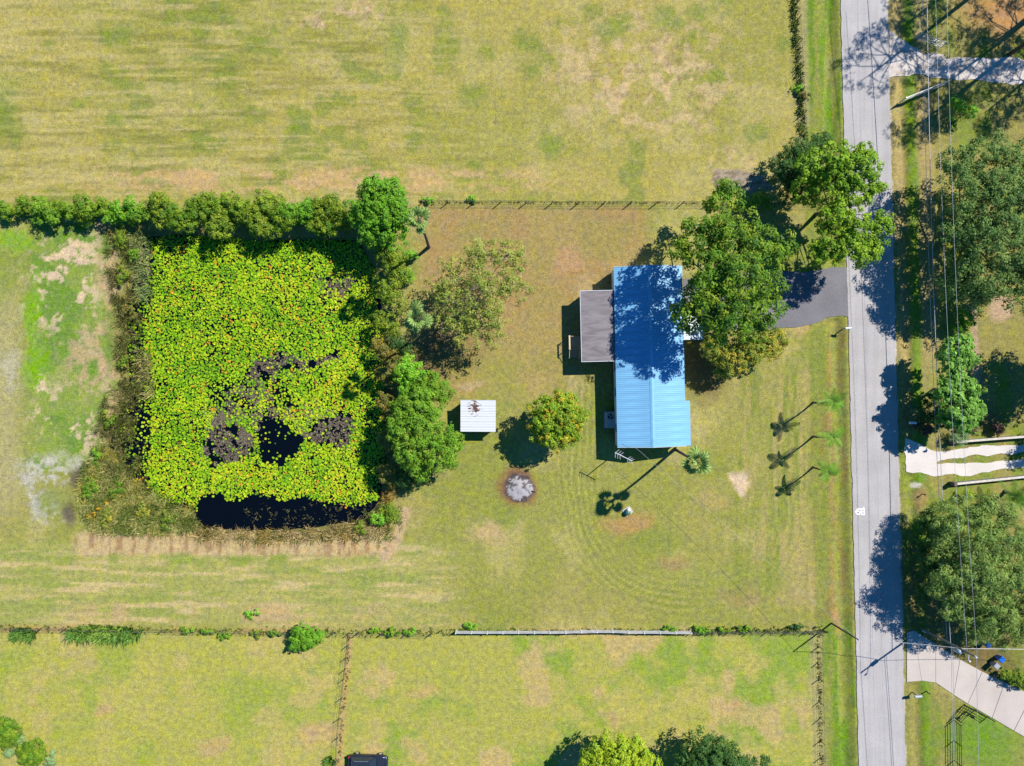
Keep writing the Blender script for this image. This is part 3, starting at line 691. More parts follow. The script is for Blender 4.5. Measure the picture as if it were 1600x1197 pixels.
def plant(name, label, cat, lobes_px, pal, base=None, group=None, trunk=0.18, leaf=0.26, clump=0.75, cover=1.5, per=34, aspect=0.62, squash=0.72,
          fill=0.35, twigs=0, bark='bark', up=0.35, jit=0.42, stem_name="trunk"):
    """lobes_px: (px, py, radius_px, height_m) as seen in the photograph"""
    lobes = []
    for (a, b, r, h) in lobes_px:
        w = W(a, b, h); lobes.append((w.x, w.y, w.z, r / S * (1 - h / H)))
    cenx = sum(q[0] for q in lobes) / len(lobes); ceny = sum(q[1] for q in lobes) / len(lobes)
    if base is None: bx, by = cenx, ceny
    else: bx, by = W(*base)[:2]
    gz = gz1(800 + bx * S, 598.5 - by * S) - 0.05
    e = empty(name, (bx, by, gz)); tag(e, label, cat, group)
    rel = [(x - bx, y - by, z - gz, r) for (x, y, z, r) in lobes]
    me, tips = crown_mesh("crown", rel, pal, leaf, clump, cover, per, aspect, squash, fill, up, jit)
    link("crown", me, M['leaf'], e); TRI[0] += len(me.polygons) * 2
    mb = MB(); zt = min(q[2] for q in rel); zc = sum(q[2] for q in rel) / len(rel)
    fork = Vector(((cenx - bx) * 0.35, (ceny - by) * 0.35, max(0.25, zc * 0.45)))
    mb.tube([(0, 0, 0), fork * 0.5 + Vector((random.uniform(-.1, .1), random.uniform(-.1, .1), 0)), fork], [trunk * 1.25, trunk, trunk * 0.85], 7)
    for (x, y, z, r) in rel:
        q = Vector((x, y, z)); midp = fork.lerp(q, 0.5) + Vector((random.uniform(-.3, .3), random.uniform(-.3, .3), random.uniform(-.1, .3))) * min(1, r / 2)
        mb.tube([fork, midp, q], [trunk * 0.42, trunk * 0.26, trunk * 0.1], 5, False)
    if twigs:
        random.shuffle(tips)
        for t, c in tips[:twigs]:
            c = Vector(c); t = Vector(t); mb.tube([c, c.lerp(t, 0.55) + Vector((random.uniform(-.2, .2), random.uniform(-.2, .2), 0.1)), t], [trunk * 0.28, trunk * 0.18, trunk * 0.08], 4, False)
    mb.build(stem_name, M[bark], e)
    return e

ORD = ["first", "second", "third", "fourth", "fifth", "sixth", "seventh", "eighth", "ninth", "tenth", "eleventh", "twelfth", "thirteenth", "fourteenth", "fifteenth", "sixteenth", "seventeenth", "eighteenth", "nineteenth", "twentieth", "twenty-first", "twenty-second"]
# --- hedge row along the north side of the pond
hedge = [(8, 326, 13, 1.3, 'hedge'), (36, 325, 14, 1.4, 'hedge'), (70, 330, 22, 1.9, 'green'), (101, 323, 15, 1.5, 'hedge'), (134, 327, 24, 2.1, 'hedge'), (163, 325, 13, 1.3, 'green'), (192, 330, 22, 1.8, 'bright'),
         (214, 338, 15, 1.8, 'hedge'), (250, 326, 27, 2.6, 'olive'), (281, 340, 24, 2.6, 'hedge'), (311, 325, 24, 2.6, 'hedge'), (342, 347, 26, 2.6, 'olive'), (347, 318, 20, 2.4, 'green'), (376, 328, 25, 2.8, 'olive'),
         (406, 351, 24, 2.6, 'olive'), (416, 322, 22, 2.6, 'olive'), (446, 336, 25, 2.8, 'hedge'), (478, 330, 25, 2.6, 'bright'), (506, 326, 28, 2.8, 'olive'), (534, 338, 22, 2.6, 'olive'), (505, 352, 18, 2.2, 'hedge')]
for i, (a, b, r, h, pal) in enumerate(hedge):
    ang = random.uniform(0, 6.28)
    b += random.uniform(-4, 4); lob = [(a, b, r * random.uniform(.6, .8), h), (a + r * 1.0 * math.cos(ang), b + r * 0.45 * math.sin(ang), r * 0.6, h * 0.9), (a - r * 1.0 * math.cos(ang), b - r * 0.5 * math.sin(ang), r * 0.5, h * random.uniform(.8, 1.25)), (a + r * random.uniform(-.8, .8), b + r * random.uniform(-.7, .4), r * 0.42, h * random.uniform(.9, 1.35)), (a + 0.3 * r * math.sin(ang), b + 8, r * 0.55, h * 0.55), (a - 0.4 * r, b + 3, r * 0.5, h * 0.3), (a + 0.4 * r, b, r * 0.5, h * 0.3)]
    look = {'hedge': 'leafy green hedge shrub', 'green': 'deep green hedge shrub', 'bright': 'bright green hedge shrub', 'olive': 'olive green hedge shrub'}[pal]
    plant("hedge_shrub", f"{look}, {ORD[i]} from the left in the row north of the pond", "shrub", lob, pal, group="hedge shrubs along the north side of the pond", trunk=0.07, leaf=0.25, clump=0.5, cover=0.95, per=24, stem_name="stem")
wbank = [(186, 372, 14, 'olive', 'olive weed bush at the top of the west bank'), (206, 398, 11, 'green', 'small green weed bush near the northwest pond corner'), (190, 432, 13, 'olive', 'olive weed bush a third of the way down the west bank'), (200, 486, 11, 'brown', 'brown weed bush midway down the west bank'),
         (190, 566, 10, 'olive', 'olive weed bush beside the dark ditch of the west bank'), (172, 655, 12, 'olive', 'olive weed bush above the southwest corner of the pond'), (150, 712, 12, 'green', 'green weed bush beside the pale ashy patch'), (142, 762, 15, 'green', 'dark leafy weed bush right of the pale ashy patch'),
         (182, 762, 13, 'hedge', 'green weed bush inside the straw coloured corner'), (168, 808, 14, 'gold', 'gold flowered weed bush at the southwest corner'), (222, 800, 12, 'gold', 'gold flowered weed bush below the southwest lily pads'), (262, 812, 12, 'olive', 'olive weed bush at the left end of the south bank'), (560, 826, 10, 'olive', 'olive weed bush at the right end of the south bank')]
for a, b, r, pal, lab in wbank:
    plant("weed_bush", lab, "weed", [(a, b, r * .6, .5), (a + random.uniform(-6, 6), b + r * .7, r * .5, .4), (a + random.uniform(-6, 6), b - r * .7, r * .5, .4), (a + r * .6, b + random.uniform(-4, 4), r * .4, .3)], pal, group="weed bushes on the west and south banks", trunk=0.03, leaf=0.18, clump=0.35, cover=0.8, per=18, stem_name="stem")
# --- trees and thicket on the east side of the pond
plant("broadleaf_tree", "bright green round tree at the northeast corner of the pond", "tree", [(596, 318, 36, 5.2), (570, 330, 26, 4.6), (618, 335, 28, 4.8), (590, 350, 34, 4.2), (612, 362, 24, 3.6), (585, 298, 18, 5.0), (612, 302, 18, 5.0)], 'bright', trunk=0.2, leaf=0.3, clump=0.6, cover=1.5, per=26)
thicket = [(606, 398, 24, 2.6, 'olive', 'olive shrub below the bright round tree on the east bank'), (620, 425, 22, 2.4, 'olive', 'olive shrub left of the leaning palm shadow on the east bank'), (604, 452, 26, 2.6, 'olive', 'wide olive shrub on the east bank above the lower fan palm'),
           (622, 476, 20, 2.2, 'sparse', 'pale olive shrub just above the lower fan palm'), (604, 506, 22, 2.2, 'olive', 'olive shrub left of the lower fan palm'), (625, 535, 18, 1.8, 'dark', 'dark green shrub below the lower fan palm'),
           (600, 548, 20, 1.8, 'brown', 'brownish shrub on the east bank below the fan palm'), (606, 586, 20, 1.8, 'brown', 'rust brown shrub left of the lime green tree'), (602, 628, 17, 1.7, 'brown', 'brown thin shrub left of the large green thicket tree'),
           (606, 690, 18, 1.6, 'brown', 'dull brown shrub on the shaded east bank'), (605, 740, 18, 1.5, 'brown', 'lowest brown shrub on the shaded east bank'), (612, 800, 15, 0.7, 'olive', 'olive green low bush at the southeast corner of the pond'), (592, 812, 12, 0.8, 'lime', 'small lime green weed clump at the southeast pond corner'),
           (641, 398, 9, 1.0, 'lime', 'small bright vine clump beside the upper palm trunk'), (638, 432, 10, 1.0, 'lime', 'small bright vine clump on the sandy edge below the palm shadow'), (636, 748, 20, 1.4, 'dark', 'dark shrub at the foot of the large thicket tree')]
for a, b, r, h, pal, lab in thicket:
    plant("bank_shrub", lab, "shrub", [(a, b, r * 0.75, h), (a + r * .4, b + r * .4, r * .6, h * .8), (a - r * .45, b - r * .3, r * .55, h * .9)], pal, group="shrubs on the east bank of the pond", trunk=0.06, leaf=0.22, clump=0.5, cover=1.15, per=22, stem_name="stem")
plant("young_tree", "lime green young tree left of the sandy clearing", "tree", [(634, 578, 20, 3.6), (652, 588, 18, 3.4), (640, 600, 20, 3.2)], 'lime', trunk=0.1, leaf=0.3, clump=0.5, cover=1.3, per=22)
plant("broadleaf_tree", "mid green tree above and left of the white shed", "tree", [(675, 600, 20, 4.0), (690, 612, 16, 3.8), (660, 616, 20, 4.2)], 'green', trunk=0.14, leaf=0.26, clump=0.5, cover=1.4, per=26)
plant("broadleaf_tree", "large dense green tree left of and below the white shed", "tree", [(650, 640, 34, 5.2), (630, 668, 28, 5.0), (668, 672, 34, 5.4), (700, 690, 24, 4.6), (650, 700, 34, 5.0), (685, 712, 26, 4.4), (715, 692, 10, 4.0), (632, 640, 18, 5.2), (655, 728, 20, 3.6)], 'green', trunk=0.24, leaf=0.26, clump=0.6, cover=1.5, per=28)
plant("sparse_tree", "large thin tree with bare grey branches behind the house", "tree", [(712, 432, 32, 5.5), (748, 405, 32, 6.5), (790, 400, 30, 7.0), (800, 445, 30, 6.5), (760, 445, 36, 7.5), (720, 478, 34, 6.0), (765, 490, 36, 6.5), (730, 520, 30, 5.0), (690, 455, 26, 5.0), (690, 500, 22, 4.5), (770, 530, 18, 5.0)],
      'sparse', base=(742, 480), trunk=0.22, leaf=0.23, clump=0.6, cover=0.9, per=19, twigs=150, bark='bark_pale', fill=0.8)
plant("ornamental_tree", "small round tree with orange tinged leaves beside the white shed", "tree", [(870, 650, 32, 5.0), (850, 655, 26, 4.6), (892, 650, 22, 4.8), (868, 678, 26, 4.4), (848, 676, 20, 4.2), (890, 675, 20, 4.4), (872, 628, 18, 5.0), (908, 645, 9, 4.4), (888, 632, 14, 4.8)],
      'autumn', trunk=0.15, leaf=0.27, clump=0.5, cover=1.5, per=26)
# --- trees around the house
plant("shade_tree", "tall dense green tree overhanging the blue roofed house", "tree",
      [(1130, 322, 30, 8.6), (1095, 375, 36, 9.8), (1140, 370, 42, 11.0), (1180, 385, 34, 9.8), (1108, 425, 44, 11.5), (1155, 430, 46, 12.1), (1200, 440, 28, 7.0), (1095, 470, 34, 11.0), (1140, 482, 44, 11.0), (1185, 480, 36, 6.6), (1070, 495, 22, 9.2), (1110, 505, 30, 9.2), (1165, 508, 28, 5.6), (1222, 385, 20, 8.1), (1132, 300, 16, 6.9), (1060, 395, 16, 9.8)],
      'shade', base=(1108, 458), trunk=0.32, leaf=0.34, clump=0.85, cover=1.15, per=34, fill=0.2, jit=0.36)
plant("golden_shrub_tree", "gold tipped low tree in front of the house door", "tree", [(1115, 545, 22, 3.6), (1140, 560, 24, 3.4), (1168, 548, 26, 3.8), (1200, 538, 24, 3.4), (1130, 575, 14, 2.6), (1215, 528, 13, 3.2)], 'gold', trunk=0.13, leaf=0.24, clump=0.5, cover=1.3, per=26)
plant("dark_cedar", "dark green tree at the pasture corner above the driveway", "tree", [(1248, 245, 26, 3.4), (1225, 268, 26, 3.2), (1255, 275, 28, 3.6), (1275, 232, 16, 3.0), (1290, 220, 12, 2.6), (1235, 300, 18, 2.6)], 'dark', trunk=0.2, leaf=0.22, clump=0.5, cover=1.4, per=28)
plant("roadside_tree", "yellow green tree leaning over the road above the driveway", "tree",
      [(1272, 262, 26, 7.0), (1310, 258, 32, 8.0), (1345, 262, 28, 8.5), (1350, 236, 14, 8.5), (1262, 300, 22, 5.8), (1300, 292, 30, 7.0), (1345, 298, 26, 7.5), (1368, 292, 14, 7.5), (1310, 335, 26, 7.0), (1330, 362, 30, 7.0), (1300, 388, 26, 6.5), (1345, 395, 26, 6.5), (1370, 352, 20, 7.0), (1380, 342, 12, 7.0), (1365, 388, 16, 6.0), (1275, 395, 18, 5.5), (1285, 352, 14, 6.0)],
      'ygreen', base=(1275, 335), trunk=0.22, leaf=0.3, clump=0.58, cover=1.15, per=26, twigs=60)
plant("fence_shrub", "small shrub on the fence line left of the dark cedar", "shrub", [(1185, 312, 12, 0.9), (1172, 316, 9, 0.8), (1200, 318, 9, 0.7)], 'green', trunk=0.05, leaf=0.22, clump=0.45, cover=1.2, per=20, stem_name="stem")
# --- right hand side of the road
plant("live_oak", "huge dark green oak at the right edge above the white shell driveway", "tree",
      [(1498, 262, 34, 6.2), (1540, 245, 34, 6.6), (1578, 258, 30, 6.2), (1515, 310, 44, 7.4), (1565, 310, 44, 7.8), (1600, 330, 40, 7.4), (1505, 360, 40, 7.0), (1550, 375, 50, 7.8), (1600, 400, 46, 7.4), (1500, 415, 34, 6.2), (1540, 432, 40, 6.6), (1590, 450, 36, 6.2), (1485, 440, 22, 5.5), (1525, 462, 24, 5.5), (1480, 320, 22, 5.9), (1625, 280, 40, 7.0), (1640, 380, 44, 7.0)],
      'oak', base=(1475, 372), trunk=0.36, leaf=0.26, clump=0.85, cover=1.2, per=44, jit=0.5)
plant("broadleaf_shrub", "bright green shrub between the oak and the dirt path", "shrub", [(1506, 500, 14, 1.6), (1498, 512, 10, 1.3)], 'bright', trunk=0.06, leaf=0.28, clump=0.45, cover=1.3, per=22, stem_name="stem")
plant("magnolia_tree", "light green large leaved tree under the wires above the shell driveway", "tree", [(1492, 545, 24, 5.0), (1480, 565, 18, 4.6), (1505, 562, 18, 4.8), (1492, 592, 22, 5.0), (1482, 612, 22, 5.2), (1508, 615, 24, 5.0), (1495, 645, 26, 5.2), (1520, 645, 18, 4.6), (1480, 650, 16, 4.6), (1512, 660, 16, 4.4)],
      'fresh', trunk=0.16, leaf=0.42, clump=0.5, cover=1.4, per=15)
for a, b, r, lab in ((1432, 662, 9, "purple leaved shrub beside the white mailbox"), (1446, 672, 9, "purple green shrub at the corner of the shell driveway"), (1514, 668, 13, "dark purple shrub in shade behind the low wall"), (1555, 672, 12, "purple shrub further along the shaded low wall")):
    plant("croton_shrub", lab, "shrub", [(a, b, r * .8, 0.7), (a + 5, b - 4, r * .6, 0.6)], 'purple', group="purple leaved shrubs by the shell driveway", trunk=0.04, leaf=0.24, clump=0.35, cover=1.2, per=18, stem_name="stem")
plant("dark_shrub", "dark green shrub between the mailbox and the light green tree", "shrub", [(1455, 640, 14, 1.2), (1462, 655, 14, 1.2), (1450, 622, 10, 1.0)], 'dark', trunk=0.05, leaf=0.24, clump=0.45, cover=1.3, per=22, stem_name="stem")
plant("silver_shrub", "silvery grey shrub at the end of the low wall", "shrub", [(1493, 682, 14, 1.0), (1503, 680, 10, 0.9)], 'sage', trunk=0.04, leaf=0.2, clump=0.4, cover=1.3, per=22, aspect=0.25, stem_name="stem")
plant("feathery_oak", "large feathery grey green tree between the two right hand driveways", "tree",
      [(1470, 812, 26, 4.3), (1505, 800, 30, 5.0), (1545, 812, 32, 5.3), (1475, 850, 30, 5.0), (1520, 850, 44, 5.9), (1570, 855, 40, 5.9), (1490, 895, 38, 5.9), (1540, 905, 46, 6.6), (1590, 905, 40, 5.9), (1500, 940, 32, 5.3), (1550, 955, 40, 5.6), (1595, 965, 36, 5.3), (1520, 975, 26, 4.6), (1470, 915, 22, 4.6), (1560, 990, 22, 4.0), (1630, 930, 44, 5.9)],
      'cedar', base=(1465, 872), trunk=0.3, leaf=0.36, clump=0.8, cover=1.25, per=46, aspect=0.3, jit=0.6)
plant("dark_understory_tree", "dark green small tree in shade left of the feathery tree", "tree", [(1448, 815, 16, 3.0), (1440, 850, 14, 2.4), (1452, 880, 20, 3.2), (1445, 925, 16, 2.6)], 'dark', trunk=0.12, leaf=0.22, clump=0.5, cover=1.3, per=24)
plant("yellow_flower_shrub", "small yellow flowering shrub below the lower low wall", "shrub", [(1514, 772, 7, 1.0)], 'yellow', trunk=0.04, leaf=0.18, clump=0.3, cover=1.3, per=18, stem_name="stem")
plant("broadleaf_shrub", "low light green shrub beside the concrete driveway edge", "shrub", [(1590, 1058, 14, 0.8), (1572, 1052, 10, 0.8), (1605, 1065, 12, 0.8)], 'olive', trunk=0.05, leaf=0.22, clump=0.4, cover=1.2, per=20, stem_name="stem")
plant("sapling", "small lime sapling in pine shade below the sandy driveway", "tree", [(1490, 162, 9, 1.8), (1500, 168, 8, 2.0), (1518, 176, 9, 1.8), (1484, 186, 5, 1.2)], 'lime', base=(1480, 185), trunk=0.04, leaf=0.26, clump=0.35, cover=0.9, per=16)
# --- southern edge
plant("yellow_tree", "yellow green tree at the middle of the bottom edge", "tree", [(945, 1172, 28, 4.4), (985, 1175, 28, 4.6), (965, 1195, 36, 5.2), (925, 1195, 24, 4.4), (1005, 1200, 26, 4.4), (960, 1225, 36, 4.6), (998, 1230, 26, 4.2)], 'yellow', base=(962, 1175), trunk=0.2, leaf=0.27, clump=0.55, cover=1.4, per=26)
plant("dark_tree", "dark green tree at the bottom edge right of the yellow green tree", "tree", [(1098, 1170, 26, 4.0), (1125, 1172, 24, 4.0), (1110, 1200, 40, 4.8), (1075, 1195, 26, 4.0), (1145, 1190, 22, 3.8), (1165, 1195, 14, 3.2), (1188, 1195, 14, 2.8), (1110, 1235, 40, 4.0)], 'dark', base=(1105, 1180), trunk=0.22, leaf=0.24, clump=0.55, cover=1.4, per=26)
for a, b, r, lab in ((12, 1140, 24, "round olive shrub in the corner bed cut by the left edge"), (50, 1172, 23, "round clipped olive shrub in the bottom left corner bed")):
    plant("round_shrub", lab, "shrub", [(a, b, r * 0.85, 1.1), (a + 3, b + 8, r * 0.75, 0.8)], 'hedge', group="round shrubs in the bottom left bed", trunk=0.05, leaf=0.16, clump=0.4, cover=1.6, per=34, stem_name="stem")
plant("sage_plant", "silvery green plant between the two round corner shrubs", "plant", [(30, 1158, 8, 0.5), (16, 1176, 9, 0.5)], 'sage', trunk=0.03, leaf=0.34, clump=0.35, cover=1.3, per=16, aspect=0.25, stem_name="stem")
plant("sage_plant", "silvery green plant at the right tip of the corner bed", "plant", [(78, 1188, 8, 0.4), (82, 1175, 5, 0.4)], 'sage', trunk=0.03, leaf=0.34, clump=0.35, cover=1.2, per=14, aspect=0.25, stem_name="stem")
plant("fence_bush", "bright green bush growing on the southern fence", "shrub", [(470, 992, 14, 1.3), (484, 998, 14, 1.3), (464, 1004, 12, 1.1), (495, 992, 11, 1.0)], 'bright', trunk=0.05, leaf=0.24, clump=0.4, cover=1.4, per=22, stem_name="stem")
small = [(290, 984, 7, 'bright', 'small bright weed on the south fence right of the fern bank'), (352, 992, 8, 'green', 'small leafy weed hanging from the south fence below the strip'), (325, 986, 6, 'green', 'tiny weed on the south fence between two larger weeds'), (585, 984, 7, 'green', 'small weed on the south fence right of the wire junction'), (612, 988, 11, 'green', 'leafy weed clump on the south fence with dark shadow'),
         (640, 988, 8, 'lime', 'lime weed on the south fence just left of the white rails'), (735, 976, 9, 'lime', 'lime weed above the left end of the white rails'), (1045, 980, 8, 'bright', 'small weed above the right end of the white rails'), (1095, 984, 9, 'bright', 'bright weed just right of the white rails'), (1130, 984, 7, 'green', 'small weed on the wire fence right of the white rails'),
         (1165, 982, 7, 'green', 'small weed midway along the right wire fence'), (1245, 978, 7, 'dark', 'small dark weed near the southeast fence corner'), (400, 990, 8, 'olive', 'olive weed on the south fence left of the bright bush'), (428, 988, 8, 'green', 'green weed touching the left side of the bright fence bush'),
         (670, 312, 7, 'lime', 'lime weed at the west end of the north wire fence'), (737, 311, 7, 'lime', 'lime weed beside the second post of the north wire fence'), (1248, 138, 8, 'lime', 'lime weed on the pasture fence by the road'), (1256, 148, 8, 'brown', 'rust coloured weed on the pasture fence by the road'), (1446, 845, 8, 'lime', 'lime weed beside the road below the shell driveway'),
         (392, 958, 9, 'lime', 'bright low weed in the strip above the south fence'), (345, 728, 1, 'dark', '')]
for a, b, r, pal, lab in small:
    if lab: plant("fence_weed", lab, "weed", [(a, b, r * random.uniform(.4, .7), random.uniform(.3, .6)), (a + r * random.uniform(.6, 1.3), b + random.uniform(-2, 3), r * .4, 0.35), (a - r * random.uniform(.6, 1.3), b + random.uniform(-2, 2), r * .35, 0.3), (a + random.uniform(-4, 4), b + r * .5, r * .35, .25)], pal, group="weeds growing along the fences", trunk=0.03, leaf=0.2, clump=0.28, cover=0.8, per=14, stem_name="stem")

# --- pines and an oak standing just outside the picture; the photograph shows their shadows
def pine(base, h, label, crown_r=2.6, lean=(0, 0)):
    bx, by = W(*base)[:2]; e = empty("pine_tree", (bx, by, -0.05)); tag(e, label, "tree", "tall pines beyond the upper right corner")
    mb = MB(); top = Vector((lean[0], lean[1], h)); mb.tube([(0, 0, 0), top * 0.5 + Vector((.15, .1, 0)), top], [0.26, 0.2, 0.07], 8)
    lob = []
    for i in range(24):
        t = random.uniform(0.55, 1.0); a = random.uniform(0, 6.28); r = crown_r * random.uniform(0.45, 1.15) * (1.18 - 0.55 * (t - 0.58) / 0.42)
        p = top * t; q = p + Vector((math.cos(a) * r, math.sin(a) * r, random.uniform(-.2, .7))); mb.tube([p, p.lerp(q, .5) + Vector((0, 0, .25)), q], [0.07, 0.05, 0.025], 5, False); lob.append((q.x, q.y, q.z, random.uniform(.8, 1.5)))
    mb.build("trunk", M['bark'], e, True)
    me, _ = crown_mesh("crown", lob, 'pine', 0.34, 0.5, 0.75, 16, 0.2, 0.7, 0.3, 0.4, 0.8); link("crown", me, M['leaf'], e); TRI[0] += len(me.polygons) * 2
def pine_for_shadow(sx, sy, h, label, r): # crown shadow centre at pixel (sx, sy)
    k = 0.80 * h * S / math.tan(math.radians(SUN_ELEV)); pine((sx - SHADOW[0] * k, sy + SHADOW[1] * k), h, label, r)
pine_for_shadow(1392, 92, 19, "tall pine casting its crown shadow over the road at the top", 5.4)
pine_for_shadow(1440, 20, 18, "tall pine casting a long trunk shadow past the tube gate", 4.4)
pine_for_shadow(1505, 110, 18, "tall pine shading the middle of the sandy driveway", 4.2)
pine_for_shadow(1560, 62, 16, "shorter pine shading the lawn above the sandy driveway", 3.6)
pine_for_shadow(1570, 152, 17, "pine shading the lawn right of the lime sapling", 3.8)
pine_for_shadow(1452, 182, 17, "pine shading the verge below the fallen looking gate leaf", 2.2)
def offstage(sx, sy, h, r, pal, label):
    k = h * S / math.tan(math.radians(SUN_ELEV)); gx, gy = sx - SHADOW[0] * k, sy + SHADOW[1] * k; f = 1 / (1 - h / H)
    ix, iy = 800 + (gx - 800) * f, 598.5 + (gy - 598.5) * f
    plant("oak_tree", label, "tree", [(ix + random.uniform(-1, 1) * r * .6, iy + random.uniform(-1, 1) * r * .6, r * .55, h + random.uniform(-1.2, 1.2)) for _ in range(9)], pal, base=(gx, gy), trunk=0.3, leaf=0.3, clump=0.7, cover=1.2, per=24)
offstage(1578, 612, 9, 62, 'oak', "oak beyond the right edge shading the ground behind the low wall")
offstage(1605, 700, 7, 26, 'oak', "small oak beyond the right edge shading the shell driveway")

# ------------------------------------------------------------------ palms
def frond_fan():
    V = []; F = []; Cc = []
    def quad(a, b, c, d, col): n = len(V); V.extend([a, b, c, d]); F.append((n, n + 1, n + 2, n + 3)); Cc.append(col)
    L = 0.95; quad((0, -.03, 0), (L, -.02, .05), (L, .02, .05), (0, .03, 0), (0.16, 0.19, 0.06))
    ns = 15
    for i in range(ns):
        a = math.radians(-125 + 250 * i / (ns - 1)); ln = 0.78 * (0.72 + 0.28 * math.cos(a * 0.75)); d = Vector((math.cos(a), math.sin(a), 0)); s = Vector((-d.y, d.x, 0)) * 0.095
        p0 = Vector((L, 0, 0.05)); m_ = p0 + d * ln * 0.55 + Vector((0, 0, 0.06)); t = p0 + d * ln + Vector((0, 0, -0.16))
        k = random.uniform(0.85, 1.15) * (1.35 if i % 2 else 0.6); col = (0.23 * k, 0.35 * k, 0.09 * k)  # alternate segments brightened and darkened: light and shade of the folds painted in
        quad(p0, m_ - s, t, m_ + s + Vector((0, 0, -0.03)), col)
    return np_mesh("frond", V, F, np.array(Cc))
def frond_feather(L=1.9, drop=0.55, col0=(0.15, 0.33, 0.03)):
    V = []; F = []; Cc = []
    def quad(a, b, c, d, col): n = len(V); V.extend([a, b, c, d]); F.append((n, n + 1, n + 2, n + 3)); Cc.append(col)
    def rach(t): return Vector((L * t, 0, 0.5 * t - (0.5 + drop) * t * t))
    n = 16
    for i in range(n):
        a, b = rach(i / n), rach((i + 1) / n); w = 0.022; quad(a + Vector((0, -w, 0)), b + Vector((0, -w, 0)), b + Vector((0, w, 0)), a + Vector((0, w, 0)), (0.15, 0.19, 0.05))
        if i < 2: continue
        t = i / n; ln = 0.36 * math.sin(math.pi * min(1, 0.18 + 0.82 * t)) ** 0.6 + 0.08
        for s in (-1, 1):
            q = a + Vector((0.25 * ln, s * ln, -0.28 * ln)); wv = Vector((0.05, 0, 0)); k = random.uniform(0.75, 1.25)
            quad(a - wv * .5, a + wv, q, q - wv * 1.2, tuple(c * k for c in col0))
    return np_mesh("frond", V, F, np.array(Cc))
FAN = [frond_fan() for _ in range(3)]; FEATHER = [frond_feather(1.75, 0.5), frond_feather(1.6, 0.65)]
for me in FAN + FEATHER: me.materials.append(M['palm'])
def palm(name, label, base_px, crown_px, h, meshes, n, scale, r0, r1, el=(-35, 82), group=None):
    b = W(*base_px); gz = gz1(*base_px); t = W(crown_px[0], crown_px[1], h)
    e = empty(name, (b.x, b.y, gz - 0.05)); tag(e, label, "palm", group)
    top = Vector((t.x - b.x, t.y - b.y, h - gz + 0.05)); mb = MB(); pts = []; rad = []
    for i in range(9):
        s = i / 8; bow = 0.12 * math.sin(math.pi * s); pts.append(Vector((top.x * s ** 1.15 + bow, top.y * s ** 1.1 - bow * .5, top.z * s))); rad.append((r0 + (r1 - r0) * min(1, s * 1.6)) * (1.25 if i == 0 else 1) * (1.25 if i == 8 else 1))
    mb.build if False else None
    mb.tube(pts, rad, 8); mb.build("trunk", M['palm_bark'], e)
    mb2 = MB(); mb2.lathe((top.x, top.y, top.z - 0.15), [(r1 * 1.0, 0), (r1 * 1.5, .15), (r1 * .9, .4), (0.02, .6)], 8); mb2.build("crown_bud", M['palm_bark'], e)
    for i in range(n):
        az = i * 2.39996 + random.uniform(-.45, .45); u = (i + 0.5) / n; elv = math.radians(el[0] + (el[1] - el[0]) * u + random.uniform(-8, 8))
        o = bpy.data.objects.new("frond", meshes[i % len(meshes)]); C.objects.link(o); o.parent = e
        o.location = top + Vector((0, 0, 0.12 + 0.15 * u)); o.rotation_euler = Euler((random.uniform(-.3, .3), -elv, az), 'XYZ'); s = scale * random.uniform(0.7, 1.15); o.scale = (s, s, s)
palm("fan_palm", "tall fan palm with bare trunk north of the thin tree", (670, 386), (655, 345), 13.2, FAN, 14, 0.92, 0.2, 0.14)
palm("fan_palm", "fan palm rising out of the shrubs left of the thin tree", (681, 508), (652, 497), 12.2, FAN, 15, 1.12, 0.2, 0.14)
palm("fan_palm", "tall pale green fan palm at the south end of the house", (1054, 702), (1088, 722), 10.6, FAN, 14, 1.12, 0.19, 0.14)
palm("feather_palm", "upper of the three slender palms beside the road", (1270, 629), (1301, 628), 5.2, FEATHER, 11, 0.92, 0.13, 0.08, (-15, 45), "three slender palms in a row by the road")
palm("feather_palm", "middle one of the three slender palms beside the road", (1270, 682), (1302, 684), 5.3, FEATHER, 8, 0.98, 0.13, 0.08, (-15, 40), "three slender palms in a row by the road")
palm("feather_palm", "lowest of the three slender palms beside the road", (1270, 730), (1293, 737), 4.4, FEATHER, 10, 0.86, 0.13, 0.08, (-20, 35), "three slender palms in a row by the road")
palm("clumping_palm", "bright green bushy palm at the right edge above the feathery tree", (1570, 768), (1584, 776), 2.2, [frond_feather(2.4, 0.7, (0.11, 0.28, 0.025))], 22, 1.0, 0.25, 0.2, (-5, 70))
for me in bpy.data.meshes:
    if me.name.startswith("frond") and len(me.materials) == 0: me.materials.append(M['palm'])

